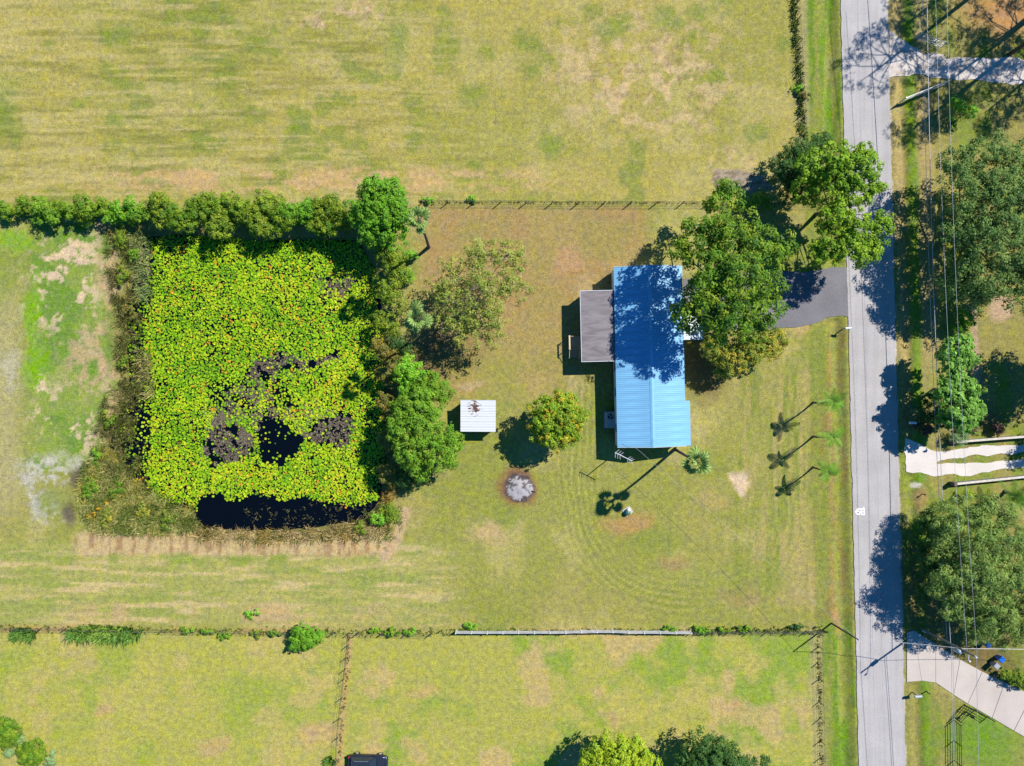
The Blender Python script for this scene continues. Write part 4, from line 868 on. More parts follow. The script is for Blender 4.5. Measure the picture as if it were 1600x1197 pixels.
# ------------------------------------------------------------------ long grass, reeds and ferns
def blades(name, label, cat, px, py, z, hgt, wid, cols, spread=0.5, mat='grass', kind="stuff", per=6, leanto=None):
    k = len(px); idx = np.repeat(np.arange(k), per); N = len(idx)
    c = np.stack([(px[idx] - 800) / S, (598.5 - py[idx]) / S, z[idx]], -1); c[:, :2] += rng.normal(0, 0.07, (N, 2))
    hh = rng.uniform(*hgt, N); th = rng.uniform(0, 6.28, N); ln = hh * spread * rng.uniform(0.3, 1.4, N)
    d = np.stack([np.cos(th), np.sin(th), np.zeros(N)], -1)
    if leanto is not None: d = d * 0.8 + np.array([leanto[0], leanto[1], 0])
    s = np.stack([-np.sin(th), np.cos(th), np.zeros(N)], -1) * (wid * rng.uniform(.6, 1.4, N))[:, None]
    mid = c + d * (ln * .35)[:, None] + np.array([0, 0, 1]) * (hh * .65)[:, None]; tip = c + d * ln[:, None] + np.array([0, 0, 1]) * (hh * rng.uniform(.55, 1, N))[:, None]
    V = np.stack([c - s * .6, mid - s, tip, mid + s], 1)
    q = np.clip((fbm(px, py, 20, 4, 3) - 0.5) * 2.6 + 0.5 + rng.normal(0, 0.2, k), 0, 0.999); base = np.array(cols)[(q * len(cols)).astype(int)] * 1.4; Cc = base[idx] * rng.uniform(.7, 1.3, N)[:, None]
    o = link(name, np_mesh(name, V.reshape(-1, 3), np.arange(N * 4).reshape(-1, 4), Cc), M[mat]); TRI[0] += N * 2
    return tag(o, label, cat, kind=kind)
def scatter(poly, dens, noise=None, thr=0.0, seed=3):
    P = np.array(poly, float); a, b = P.min(0), P.max(0); k = int((b[0] - a[0]) * (b[1] - a[1]) / S / S * dens)
    px = rng.uniform(a[0], b[0], k); py = rng.uniform(a[1], b[1], k); ok = in_poly(px, py, poly)
    if noise: ok &= fbm(px, py, noise, seed, 3) > thr
    return px[ok], py[ok]
def zat(px, py): return np.maximum(ground_z(px, py), WATER_Z) - 0.02
WB = [(168, 352), (225, 368), (222, 420), (216, 470), (218, 540), (228, 600), (215, 640), (205, 690), (230, 760), (235, 776), (180, 760), (146, 700), (158, 640), (178, 590), (182, 520), (178, 470), (168, 420)]
px, py = scatter(WB, 17, 12, 0.46); blades("bank_grass", "dark olive sedge and dead grass on the west bank of the pond", "bank grass", px, py, zat(px, py), (0.3, 0.8), 0.03, [alb(100, 102, 50), alb(78, 86, 40), alb(150, 140, 84), alb(112, 130, 52), alb(90, 92, 46)], 1.1)
px, py = scatter([(205, 360), (235, 366), (232, 420), (236, 470), (212, 470), (205, 420)], 11); blades("bank_reeds", "pale green reeds at the northwest corner of the pond", "reeds", px, py, zat(px, py), (0.5, 1.0), 0.03, [alb(140, 162, 92), alb(120, 150, 80), alb(166, 170, 112)], 0.9)
SWB = [(122, 800), (128, 740), (160, 690), (200, 740), (236, 770), (300, 796), (315, 830), (240, 836), (150, 832)]
px, py = scatter(SWB, 20, 9, 0.36); blades("bank_grass", "straw coloured rank grass at the southwest corner of the pond", "bank grass", px, py, zat(px, py), (0.3, 0.75), 0.03, [alb(104, 120, 48), alb(140, 148, 68), alb(190, 184, 116), alb(158, 162, 84), alb(116, 134, 54), alb(176, 166, 80)], 1.3)
px, py = scatter([(212, 540), (236, 560), (240, 620), (225, 625), (215, 590)], 10); blades("bank_reeds", "pale straw reeds standing on the west edge of the lily pads", "reeds", px, py, zat(px, py), (0.5, 1.0), 0.03, [alb(190, 180, 112), alb(160, 160, 90)], 0.9)
px, py = scatter([(128, 770), (150, 690), (172, 690), (176, 800), (134, 818)], 2, 12, 0.6, 6); blades("goldenrod", "yellow flowering weeds at the southwest corner of the pond", "weeds", px, py, zat(px, py), (0.5, 0.9), 0.09, [alb(210, 166, 40), alb(190, 160, 50)], 0.6)
SB = [(300, 824), (400, 830), (500, 826), (575, 812), (600, 800), (612, 830), (570, 842), (400, 848), (310, 844)]
px, py = scatter(SB, 18, 9, 0.36); blades("bank_grass", "tan and olive reeds fringing the south bank of the pond", "bank grass", px, py, zat(px, py), (0.3, 0.75), 0.03, [alb(190, 168, 112), alb(130, 126, 62), alb(206, 182, 128), alb(100, 104, 48), alb(176, 152, 80)], 1.2)
EB = [(592, 560), (622, 580), (628, 640), (622, 780), (590, 800), (600, 700)]
px, py = scatter(EB, 8, 10, 0.4); blades("bank_grass", "brown dry undergrowth under the trees on the east bank", "bank grass", px, py, zat(px, py), (0.3, 0.75), 0.03, [alb(150, 122, 62), alb(120, 104, 50), alb(176, 140, 60)], 0.9)
px, py = scatter([(565, 800), (600, 790), (630, 790), (625, 830), (600, 860), (575, 842)], 8, 10, 0.35); blades("bank_grass", "green weeds on the bare southeast corner of the pond", "bank grass", px, py, zat(px, py), (0.25, 0.6), 0.03, [alb(130, 152, 70), alb(160, 160, 90), alb(108, 140, 60)], 0.9)
def along(pts, dens, w):
    X = []; Y = []
    for (x1, y1), (x2, y2) in zip(pts[:-1], pts[1:]):
        k = int(math.hypot(x2 - x1, y2 - y1) / S * dens); t = rng.random(k); X.append(x1 + (x2 - x1) * t + rng.normal(0, w, k)); Y.append(y1 + (y2 - y1) * t + rng.normal(0, w, k))
    return np.concatenate(X), np.concatenate(Y)
NF = [(655, 316.5), (900, 317), (1180, 318), (1290, 320)]; NEF = [(1238, -30), (1241, 20), (1246, 90), (1250, 150), (1254, 216)]
SF = [(-20, 980), (300, 985), (545, 988), (712, 986)]; SF2 = [(1078, 986), (1200, 985), (1288, 984)]; SWF = [(546, 988), (542, 1050), (535, 1120), (527, 1210)]; SEF = [(1279, 988), (1281, 1090), (1284, 1210)]
for pts, d, w, hg, cl, nm in ((NF, 4, 0.8, (0.06, 0.2), [alb(100, 104, 56), alb(126, 120, 70)], "dark uncut grass along the north wire fence"), (NEF, 15, 2.0, (0.25, 0.7), [alb(84, 112, 40), alb(110, 130, 50), alb(70, 92, 36)], "dark overgrown weeds along the pasture fence by the road"),
                              (SF, 7, 3, (0.12, 0.35), [alb(110, 130, 50), alb(140, 146, 70), alb(86, 116, 40)], "green uncut grass along the left part of the south fence"), (SF2, 10, 3, (0.15, 0.4), [alb(96, 124, 46), alb(120, 140, 60)], "green weeds along the right end of the south fence"),
                              (SWF, 6, 1.8, (0.1, 0.26), [alb(130, 136, 76), alb(104, 122, 60)], "uncut grass along the fence between the two southern fields"), (SEF, 7, 1.6, (0.1, 0.3), [alb(100, 110, 50), alb(130, 130, 66)], "uncut grass along the southeast fence"),
                              ([(712, 984), (900, 986), (1078, 986)], 6, 2.2, (0.15, 0.35), [alb(110, 140, 46), alb(140, 156, 66)], "low grass under the white rail fence")):
    px, py = along(pts, d, w); blades("fence_grass", nm, "long grass", px, py, ground_z(px, py) - 0.02, hg, 0.05, cl, 0.6, per=5)
def fern(label, cx, cy, rx, ry, n, L, name="fern_clump", cols=((0.06, 0.14, 0.02), (0.10, 0.19, 0.03), (0.14, 0.22, 0.03))):
    th_ = rng.uniform(0, 6.28, n); rr_ = rng.random(n) ** 0.5 * (1 + 0.35 * (fbm(np.cos(th_) * 3 + 9, np.sin(th_) * 3 + 9, 1.0, 2, 3) - 0.5) * 2); px = cx + np.cos(th_) * rr_ * rx; py = cy + np.sin(th_) * rr_ * ry
    o = blades(name, label, "fern", px, py, np.full(n, 0.02), (0.35 * L, L), 0.06, cols, 1.0, 'leaf', None, 9, (-0.15, -0.25)); return o
fern("wide bank of dark green sword ferns on the south fence", 165, 987, 56, 10, 330, 1.1); fern("small dark green fern clump at the left end of the south fence", 40, 989, 20, 8, 90, 0.9)
fern("green weedy clump at the foot of the field dividing fence", 517, 1190, 7, 9, 40, 0.8)
print("triangles in foliage", TRI[0])

# ------------------------------------------------------------------ the house
M['roof_blue'] = mat_plain("blue_metal_roof", (0.175, 0.405, 0.61), 0.34, var=0.11, scale=0.9, spec=0.5, stretch=(0.25, 1.6, 1))
M['roof_edge'] = mat_plain("white_edge_trim", (0.55, 0.62, 0.66), 0.5, var=0.05)
M['deck_wood'] = mat_plain("weathered_deck", alb(214, 188, 150), 0.85, var=0.2, scale=4, stretch=(1, 6, 1))
M['cream'] = mat_plain("cream_timber", alb(250, 226, 180), 0.7, var=0.1)
M['skirt'] = mat_plain("grey_skirting", alb(150, 150, 148), 0.8, var=0.15)
def mat_membrane():
    m, n, l, p = new_mat("grey_roof_membrane")
    tc = n.new("ShaderNodeTexCoord"); mp = n.new("ShaderNodeMapping"); mp.inputs['Scale'].default_value = (0.35, 1.5, 1); mp.inputs['Rotation'].default_value = (0, 0, 0.35)
    l.new(tc.outputs['Object'], mp.inputs[0]); nz = n.new("ShaderNodeTexNoise"); nz.inputs['Scale'].default_value = 1.1; nz.inputs['Detail'].default_value = 6; nz.inputs['Distortion'].default_value = 1.2
    l.new(mp.outputs[0], nz.inputs['Vector']); cr = n.new("ShaderNodeValToRGB"); l.new(nz.outputs[0], cr.inputs[0])
    cr.color_ramp.elements[0].position = 0.3; cr.color_ramp.elements[0].color = (*alb(122, 116, 120), 1); cr.color_ramp.elements[1].position = 0.75; cr.color_ramp.elements[1].color = (*alb(164, 156, 161), 1)
    l.new(cr.outputs[0], p.inputs['Base Color']); p.inputs['Roughness'].default_value = 0.7
    b = n.new("ShaderNodeBump"); b.inputs['Strength'].default_value = 0.3; l.new(nz.outputs[0], b.inputs['Height']); l.new(b.outputs[0], p.inputs['Normal'])
    return m
M['membrane'] = mat_membrane()
def ribbed_panel(name, run, rise, width, pitch=0.2286, rib=0.035, thick=0.012):
    """panel in local coords: slope along +x from (0,0,0) to (run,0,rise), ribs along the slope, width along y"""
    prof = []; k = int(round(width / pitch)); p = width / k
    for i in range(k):
        y = i * p; prof += [(y, 0), (y + p * 0.55, 0), (y + p * 0.66, rib), (y + p * 0.86, rib), (y + p * 0.97, 0)]
    prof.append((width, 0))
    sl = math.hypot(run, rise); nx, nz = -rise / sl, run / sl; V = []; F = []; n = len(prof)
    for (y, h) in prof: V.append((nx * h, y, nz * h))
    for (y, h) in prof: V.append((run + nx * h, y, rise + nz * h))
    F = [(i, n + i, n + i + 1, i + 1) for i in range(n - 1)]
    b = len(V); V += [(0, 0, -thick), (0, width, -thick), (run, 0, rise - thick), (run, width, rise - thick)]
    F += [(b, b + 1, b + 3, b + 2)]
    me = bpy.data.meshes.new(name); me.from_pydata(V, [], F); me.update(); bm = bmesh.new(); bm.from_mesh(me); bmesh.ops.recalc_face_normals(bm, faces=list(bm.faces)); bm.to_mesh(me); bm.free(); return me

HR = math.radians(1.23)
hc = Vector((16.64, 3.2, 0.0))
house = empty("house", hc, HR); tag(house, "long house with ribbed pale blue metal roof beside the asphalt driveway", "house")
HW, HL, EAVE, RIDGE = 4.12, 10.87, 3.0, 3.95
WX0, WX1 = -HW + 0.06, HW - 0.3
def win(parent, x, y, z, w, h, side, name="window"):
    """window on a wall facing -x/+x/-y/+y"""
    d = 0.05; along_y = side in ('W', 'E'); s = -1 if side in ('W', 'S') else 1
    sz = (d, w, h) if along_y else (w, d, h)
    f = MB(); t = 0.07
    for (a, b, ww, hh) in ((0, h / 2, w + t, t), (0, -h / 2, w + t, t), (-w / 2, 0, t, h - t), (w / 2, 0, t, h - t)):
        c = (x + s * d / 2, y + a, z + b) if along_y else (x + a, y + s * d / 2, z + b); f.box(c, (d, ww, hh) if along_y else (ww, d, hh))
    o = f.build(name, M['white'], parent)
    g = MB(); g.box((x + s * 0.012, y, z) if along_y else (x, y + s * 0.012, z), (0.02, w - t, h - t) if along_y else (w - t, 0.02, h - t)); g.build("pane", M['glass'], o)
    return o
wall = MB(); y0, y1 = -HL + 0.12, HL - 0.12
wall.add([(WX0, y0, .5), (WX1, y0, .5), (WX1, y1, .5), (WX0, y1, .5), (WX0, y0, EAVE - .03), (WX1, y0, EAVE - .03), (WX1, y1, EAVE - .03), (WX0, y1, EAVE - .03), (0, y0, RIDGE - .08), (0, y1, RIDGE - .08)],
         [(0, 3, 7, 4), (1, 5, 6, 2), (0, 4, 8, 5, 1), (3, 2, 6, 9, 7), (0, 1, 2, 3)])
wo = wall.build("wall", M['wall'], house)
sk = MB(); sk.box(((WX0 + WX1) / 2, 0, .22), (WX1 - WX0 - .12, 2 * HL - .36, .56)); sk.build("skirting", M['skirt'], house)
for y in (-8.6, -4.2, -1.2): win(house, WX0, y, 1.9, 1.1, 1.1, 'W')
for y in (-8.4, -4.8, 5.0, 8.6): win(house, WX1, y, 1.9, 1.1, 1.1, 'E')
for x in (-1.8, 1.8): win(house, x, y0, 1.9, 1.1, 1.1, 'S'); win(house, x, y1, 1.9, 1.0, 1.0, 'N')
roof = MB(); roof.add([(-HW, -HL, EAVE - .04), (HW, -HL, EAVE - .04), (HW, HL, EAVE - .04), (-HW, HL, EAVE - .04), (0, -HL, RIDGE - .04), (0, HL, RIDGE - .04)], [(0, 3, 5, 4), (1, 4, 5, 2), (0, 4, 1), (3, 2, 5), (0, 1, 2, 3)])
ro = roof.build("roof", M['roof_edge'], house)
npan = 24; pw = 2 * HL / npan; WIDE = 5.56
pm_w = ribbed_panel("roof_panel", HW, RIDGE - EAVE, pw - 0.006); pm_e = ribbed_panel("roof_panel", HW, RIDGE - EAVE, pw - 0.006); run2 = HW + 0.62
pm_e2 = ribbed_panel("roof_panel", run2, (RIDGE - EAVE) / HW * run2, pw - 0.006)
for me in (pm_w, pm_e, pm_e2): me.materials.append(M['roof_blue'])
for i in range(npan):
    y = -HL + i * pw + 0.003; o = bpy.data.objects.new("roof_panel", pm_w); C.objects.link(o); o.parent = ro; o.location = (-HW - 0.02, y, EAVE + random.uniform(0, .003))
    wide = y < -HL + WIDE - 0.3; o = bpy.data.objects.new("roof_panel", pm_e2 if wide else pm_e); C.objects.link(o); o.parent = ro
    o.rotation_euler = (0, 0, math.pi); o.location = ((run2 if wide else HW) + 0.02, y + pw - 0.006, EAVE - ((RIDGE - EAVE) / HW * 0.62 if wide else 0) + random.uniform(0, .003))
cap = MB(); sl = (RIDGE - EAVE) / HW; cap.add([(-.24, -HL - .02, RIDGE + .045 - .24 * sl), (0, -HL - .02, RIDGE + .06), (.24, -HL - .02, RIDGE + .045 - .24 * sl), (-.24, HL + .02, RIDGE + .045 - .24 * sl), (0, HL + .02, RIDGE + .06), (.24, HL + .02, RIDGE + .045 - .24 * sl)], [(0, 1, 4, 3), (1, 2, 5, 4)])
cap.build("ridge_cap", M['roof_blue'], ro)
for s in (-1, 1):
    t = MB(); yy = s * (HL + 0.035)
    t.add([(-HW - .03, yy - .02, EAVE - .1), (0, yy - .02, RIDGE - .1), (HW + .03, yy - .02, EAVE - .1), (-HW - .03, yy - .02, EAVE + .05), (0, yy - .02, RIDGE + .045), (HW + .03, yy - .02, EAVE + .05)], [(0, 1, 4, 3), (1, 2, 5, 4)])
    t.add([(-HW - .03, yy + .02, EAVE - .1), (0, yy + .02, RIDGE - .1), (HW + .03, yy + .02, EAVE - .1), (-HW - .03, yy + .02, EAVE + .05), (0, yy + .02, RIDGE + .045), (HW + .03, yy + .02, EAVE + .05)], [(3, 4, 1, 0), (4, 5, 2, 1)])
    t.add([(-HW - .03, yy - .02, EAVE + .05), (0, yy - .02, RIDGE + .045), (HW + .03, yy - .02, EAVE + .05), (-HW - .03, yy + .02, EAVE + .05), (0, yy + .02, RIDGE + .045), (HW + .03, yy + .02, EAVE + .05)], [(0, 1, 4, 3), (1, 2, 5, 4)])
    t.build("gable_trim", M['roof_edge'], ro)
pst = MB()
for y in (-HL + .3, -HL + 2.7, -HL + 5.1): pst.box((HW + 0.45, y, (EAVE - .2) / 2), (.12, .12, EAVE - .2))
pst.build("porch_posts", M['white'], house)
# membrane-roofed addition on the west side
ax0, ax1, ay0, ay1, ah = -8.2, -HW + 0.02, -0.42, 8.1, 2.72
a = MB(); a.box(((ax0 + ax1) / 2 + .15, (ay0 + ay1) / 2, (ah - .1 + .3) / 2), (ax1 - ax0 - .36, ay1 - ay0 - .4, ah - .4)); a.build("addition_wall", M['wall'], house)
for y in (1.2, 6.6): win(house, ax0 + .33, y, 1.7, 1.2, 1.1, 'W')
a = MB(); a.box((ax0 + .3, 3.9, 1.35), (.06, .95, 2.05)); dr = a.build("door", M['white'], house); a = MB(); a.box((ax0 + .25, 4.25, 1.35), (.06, .06, .12)); a.build("handle", M['black'], dr)
a = MB(); a.box(((ax0 + ax1) / 2, (ay0 + ay1) / 2, ah), (ax1 - ax0, ay1 - ay0, .12)); ar = a.build("addition_roof", M['membrane'], house, bevel=0.02)
a = MB(); a.box((ax0 - .025, (ay0 + ay1) / 2, ah - .01), (.05, ay1 - ay0 + .1, .2)); a.box(((ax0 + ax1) / 2, ay0 - .028, ah - .01), (ax1 - ax0 - .02, .055, .2)); a.box(((ax0 + ax1) / 2, ay1 + .028, ah - .01), (ax1 - ax0 - .02, .055, .2)); a.build("edge_flashing", M['roof_edge'], ar)
# front porch awning under the tall tree
a = MB(); a.box((HW + 1.25, 3.4, 2.55), (2.5, 2.9, .08)); pr = a.build("porch_roof", M['roof_edge'], house)
a = MB(); a.box((HW + 2.35, 2.1, 1.25), (.1, .1, 2.5)); a.box((HW + 2.35, 4.7, 1.25), (.1, .1, 2.5)); a.build("porch_posts", M['white'], house)
a = MB(); a.box((HW + 1.0, 3.4, .25), (2.2, 2.6, .5)); a.build("porch_floor", M['concrete'], house)
a = MB(); a.box((WX1 + .03, 3.4, 1.5), (.06, .95, 2.0)); dr = a.build("door", M['skirt'], house); a = MB(); a.box((WX1 + .08, 3.05, 1.5), (.06, .06, .12)); a.build("handle", M['black'], dr)

# wooden back steps west of the addition
st = empty("wooden_steps", W(897, 545), HR); tag(st, "small wooden landing with steps and cream rails behind the house", "steps")
def stp(name, c, s, mat='deck_wood'): mb = MB(); mb.box(c, s); return mb.build(name, M[mat], st)
for i in range(9): stp("plank", (-.55 + .15 * i + .0, .8, .85), (.135, 1.3, .04))
for i in range(4): stp("tread", (-.1, -.05 - .3 * i, .68 - .19 * i), (1.1, .29, .04))
stp("handrail", (-.68, .7, 1.75), (.18, 1.75, .07), 'cream'); stp("handrail", (-.05, 1.46, 1.72), (1.15, .06, .05), 'deck_wood')
for x in (-.7, .5):
    mb = MB(); mb.tube([(x, .05, 1.72), (x, -1.25, 1.0)], .045, 5); mb.build("handrail", M['cream'], st)
for x, y, h in ((-.69, 1.44, 1.7), (-.69, .1, 1.68), (.5, .05, 1.7), (-.69, -1.2, 1.0), (.5, -1.2, 1.0)): stp("post", (x, y, h / 2), (.09, .09, h), 'cream')

# AC unit
ac = empty("air_conditioner", W(952.5, 656), HR); tag(ac, "grey packaged air conditioner against the west wall of the house", "air conditioner")
M['ac'] = mat_plain("ac_metal", alb(206, 208, 206), 0.5, var=0.06)
mb = MB(); mb.box((0, 0, .52), (1.1, 1.85, .9)); mb.build("cabinet", M['ac'], ac, bevel=.03)
mb = MB(); mb.box((0, 0, .03), (1.4, 2.1, .1)); mb.build("pad", M['concrete'], ac)
mb = MB(); mb.lathe((0, .45, .965), [(.36, 0), (.36, .04), (.3, .04), (.3, .0)], 20); mb.build("fan_ring", M['dark'], ac)
mb = MB(); mb.lathe((0, .45, .968), [(.3, 0), (.3, .006)], 20); mb.build("fan_well", M['dark'], ac)
for k in range(3):
    b_ = MB(); an = k * 2.094 + .3; u = Vector((math.cos(an), math.sin(an), 0)); v = Vector((-u.y, u.x, 0)); c = Vector((0, .45, .99))
    b_.add([c + u * .05 - v * .04, c + u * .28 - v * .1 + Vector((0, 0, .0)), c + u * .28 + v * .1 + Vector((0, 0, .03)), c + u * .05 + v * .04], [(0, 1, 2, 3)]); b_.build("fan_blade", M['ac'], ac)
mb = MB(); mb.box((.68, -.1, .5), (.3, .7, .5)); mb.build("duct", M['ac'], ac)

# TV antenna on a mast
an = empty("tv_antenna", W(964, 707)); tag(an, "silver television antenna on a mast at the southwest house corner", "antenna")
M['alu'] = mat_plain("aluminium", (0.6, 0.62, 0.64), 0.4, 0.3, var=0.05)
mb = MB(); mb.tube([(0, 0, 0), (0, 0, 5.2)], .06, 7); mb.build("mast", M['alu'], an)
bd = Vector((.86, -.42, 0)).normalized(); sd = Vector((-bd.y, bd.x, 0)); mb = MB(); mb.tube([Vector((0, 0, 5.1)) - bd * 1.1, Vector((0, 0, 5.1)) + bd * 1.15], .045, 6); mb.build("boom", M['alu'], an)
for k, t in enumerate((-1.05, -.75, -.45, .55, .8, 1.05)):
    mb = MB(); c = Vector((0, 0, 5.1)) + bd * t; L = .55 - .05 * k; mb.tube([c - sd * L + bd * .25, c, c + sd * L + bd * .25], .028, 5); mb.build("element", M['alu'], an)
# small green pump on the lawn
pu = empty("well_pump", W(980, 800), 0.5); tag(pu, "small green drum with a white cap on the front lawn", "pump")
M['green_paint'] = mat_plain("green_paint", alb(70, 140, 110), 0.4, var=0.15); mb = MB(); mb.lathe((0, 0, 0), [(.3, 0), (.34, .1), (.34, .55), (.25, .68), (.08, .72)], 14); mb.build("tank", M['green_paint'], pu, True)
mb = MB(); mb.lathe((.28, .25, 0), [(.17, 0), (.17, .5), (.2, .52), (.2, .58), (.05, .62)], 10); mb.build("cap", M['white'], pu); mb = MB(); mb.tube([(0, 0, .7), (.1, .1, .8), (.28, .25, .6)], .035, 6); mb.build("pipe", M['white'], pu)
mb = MB(); mb.box((.1, .08, .01), (1.1, .9, .08)); mb.build("slab", M['concrete'], pu)

# ------------------------------------------------------------------ shed
def mat_shed():
    m, n, l, p = new_mat("rusted_white_metal"); tc = n.new("ShaderNodeTexCoord")
    mp = n.new("ShaderNodeMapping"); mp.inputs['Scale'].default_value = (0.75, 2.2, 1); l.new(tc.outputs['Object'], mp.inputs[0])
    nz = n.new("ShaderNodeTexNoise"); nz.inputs['Scale'].default_value = 2.4; nz.inputs['Detail'].default_value = 6; nz.inputs['Roughness'].default_value = .7; l.new(mp.outputs[0], nz.inputs['Vector'])
    vd = n.new("ShaderNodeVectorMath"); vd.operation = 'DISTANCE'; vd.inputs[1].default_value = (-.5, 1.05, 2.4); l.new(tc.outputs['Object'], vd.inputs[0])
    fall = n.new("ShaderNodeMapRange"); fall.inputs[1].default_value = 0.2; fall.inputs[2].default_value = 1.9; fall.inputs[3].default_value = .13; fall.inputs[4].default_value = -.2; l.new(vd.outputs['Value'], fall.inputs[0])
    ad = n.new("ShaderNodeMath"); l.new(nz.outputs[0], ad.inputs[0]); l.new(fall.outputs[0], ad.inputs[1]); cr = n.new("ShaderNodeValToRGB"); l.new(ad.outputs[0], cr.inputs[0]); e = cr.color_ramp.elements
    e[0].position = .56; e[0].color = (.55, .58, .61, 1); e[1].position = .58; e[1].color = (*alb(104, 92, 86), 1); x = e.new(.66); x.color = (*alb(128, 74, 54), 1)
    l.new(cr.outputs[0], p.inputs['Base Color']); p.inputs['Roughness'].default_value = .5; return m
M['shed_roof'] = mat_shed()
sh = empty("shed", W(748.5, 648.5), math.radians(-0.3)); tag(sh, "small shed with rust stained white metal roof", "shed")
mb = MB(); mb.box((0, 0, 1.1), (3.9, 3.5, 2.2)); mb.build("wall", M['skirt'], sh)
SW_, SD_ = 4.25, 3.85
rm = MB(); rm.add([(-SW_ / 2, -SD_ / 2, 2.22), (SW_ / 2, -SD_ / 2, 2.22), (SW_ / 2, SD_ / 2, 2.42), (-SW_ / 2, SD_ / 2, 2.42), (-SW_ / 2, -SD_ / 2, 2.29), (SW_ / 2, -SD_ / 2, 2.29), (SW_ / 2, SD_ / 2, 2.49), (-SW_ / 2, SD_ / 2, 2.49)], [(3, 2, 1, 0), (4, 5, 6, 7), (0, 1, 5, 4), (1, 2, 6, 5), (2, 3, 7, 6), (3, 0, 4, 7)])
sro = rm.build("roof", M['shed_roof'], sh)
n_ = 6; dy = SD_ / n_
for i in range(n_):
    a_, b_ = -SD_ / 2 + i * dy, -SD_ / 2 + (i + 1) * dy - .03; za, zb = 2.305 + .2 * i / n_, 2.305 + .2 * (i + 1) / n_
    q = MB(); prof = [(a_, za), (a_ + dy * .46, (za + zb) / 2), (a_ + dy * .48, (za + zb) / 2 + .035), (a_ + dy * .54, (za + zb) / 2 + .035), (a_ + dy * .56, (za + zb) / 2), (b_ - .05, zb), (b_ - .04, zb + .045), (b_, zb + .045)]
    vs = [(-SW_ / 2 - .02, y, z) for y, z in prof] + [(SW_ / 2 + .02, y, z) for y, z in prof]; k = len(prof); q.add(vs, [(j, k + j, k + j + 1, j + 1) for j in range(k - 1)]); q.build("roof_panel", M['shed_roof'], sro)
mb = MB(); mb.box((-1.98, .2, 1.0), (.06, 1.0, 1.95)); dd = mb.build("door", M['white'], sh); mb = MB(); mb.box((-2.03, -.15, 1.0), (.05, .05, .12)); mb.build("handle", M['black'], dd)
mb = MB(); mb.tube([(-1.95, 1.6, 1.9), (-2.25, 1.45, 1.9)], .04, 5); mb.build("bracket", M['post'], sh)

# ------------------------------------------------------------------ ash heap
def ash_heap():
    k = 26; V = []; F = []; Cc = []
    for j in range(k + 1):
        for i in range(k + 1):
            x, y = (i / k - .5) * 4.4, (j / k - .5) * 4.0; r = math.hypot(x / 2.1, y / 1.9); V.append((x, y, r))
    V = np.array(V); nz = fbm(V[:, 0] + 40, V[:, 1] + 40, .7, 3, 4); r = V[:, 2] + .35 * (nz - .5); z = .32 * (1 - sstep(0, 1, r)) + .16 * (fbm(V[:, 0] + 9, V[:, 1], .3, 6, 3) - .5) * (r < 1) - .05 * (r > .95)
    ash = np.where((r < .75)[:, None], alb(196, 194, 196), alb(120, 104, 96)); q = fbm(V[:, 0] + 5, V[:, 1] + 8, .5, 8, 4); ash = mix(ash, alb(84, 74, 72), sstep(.5, .6, q) * .9); ash = mix(ash, alb(160, 120, 92), sstep(.85, 1.05, r))
    idx = np.arange((k + 1) ** 2).reshape(k + 1, k + 1); f = np.stack([idx[:-1, :-1], idx[:-1, 1:], idx[1:, 1:], idx[1:, :-1]], -1).reshape(-1, 4); ctr = V[f.ravel(), :2].reshape(-1, 4, 2).mean(1); f = f[np.hypot(ctr[:, 0] / 2.1, ctr[:, 1] / 1.9) < 1.02]
    V[:, 2] = z; e = empty("ash_heap", W(811, 762) + Vector((0, 0, .03))); tag(e, "burnt fire pit heap of pale ash with charred sticks", "fire pit")
    link("ash", np_mesh("ash", V, f, ash, 'POINT'), M['weed'], e)
    M['char'] = mat_plain("charred_wood", alb(58, 50, 48), 0.95, var=.3)
    for i in range(26):
        an_ = random.uniform(0, 6.28); rr = random.uniform(.6, 1.9); c = Vector((rr * math.cos(an_), rr * .9 * math.sin(an_), .12)); th = an_ + random.uniform(-.6, .6); L = random.uniform(.2, .7); d_ = Vector((math.cos(th), math.sin(th), random.uniform(-.1, .2)))
        mb = MB(); mb.tube([c - d_ * L / 2, c + d_ * L / 2], [random.uniform(.03, .07), .025], 5); mb.build("stick", M['char'] if i % 3 else M['bark'], e)
ash_heap()

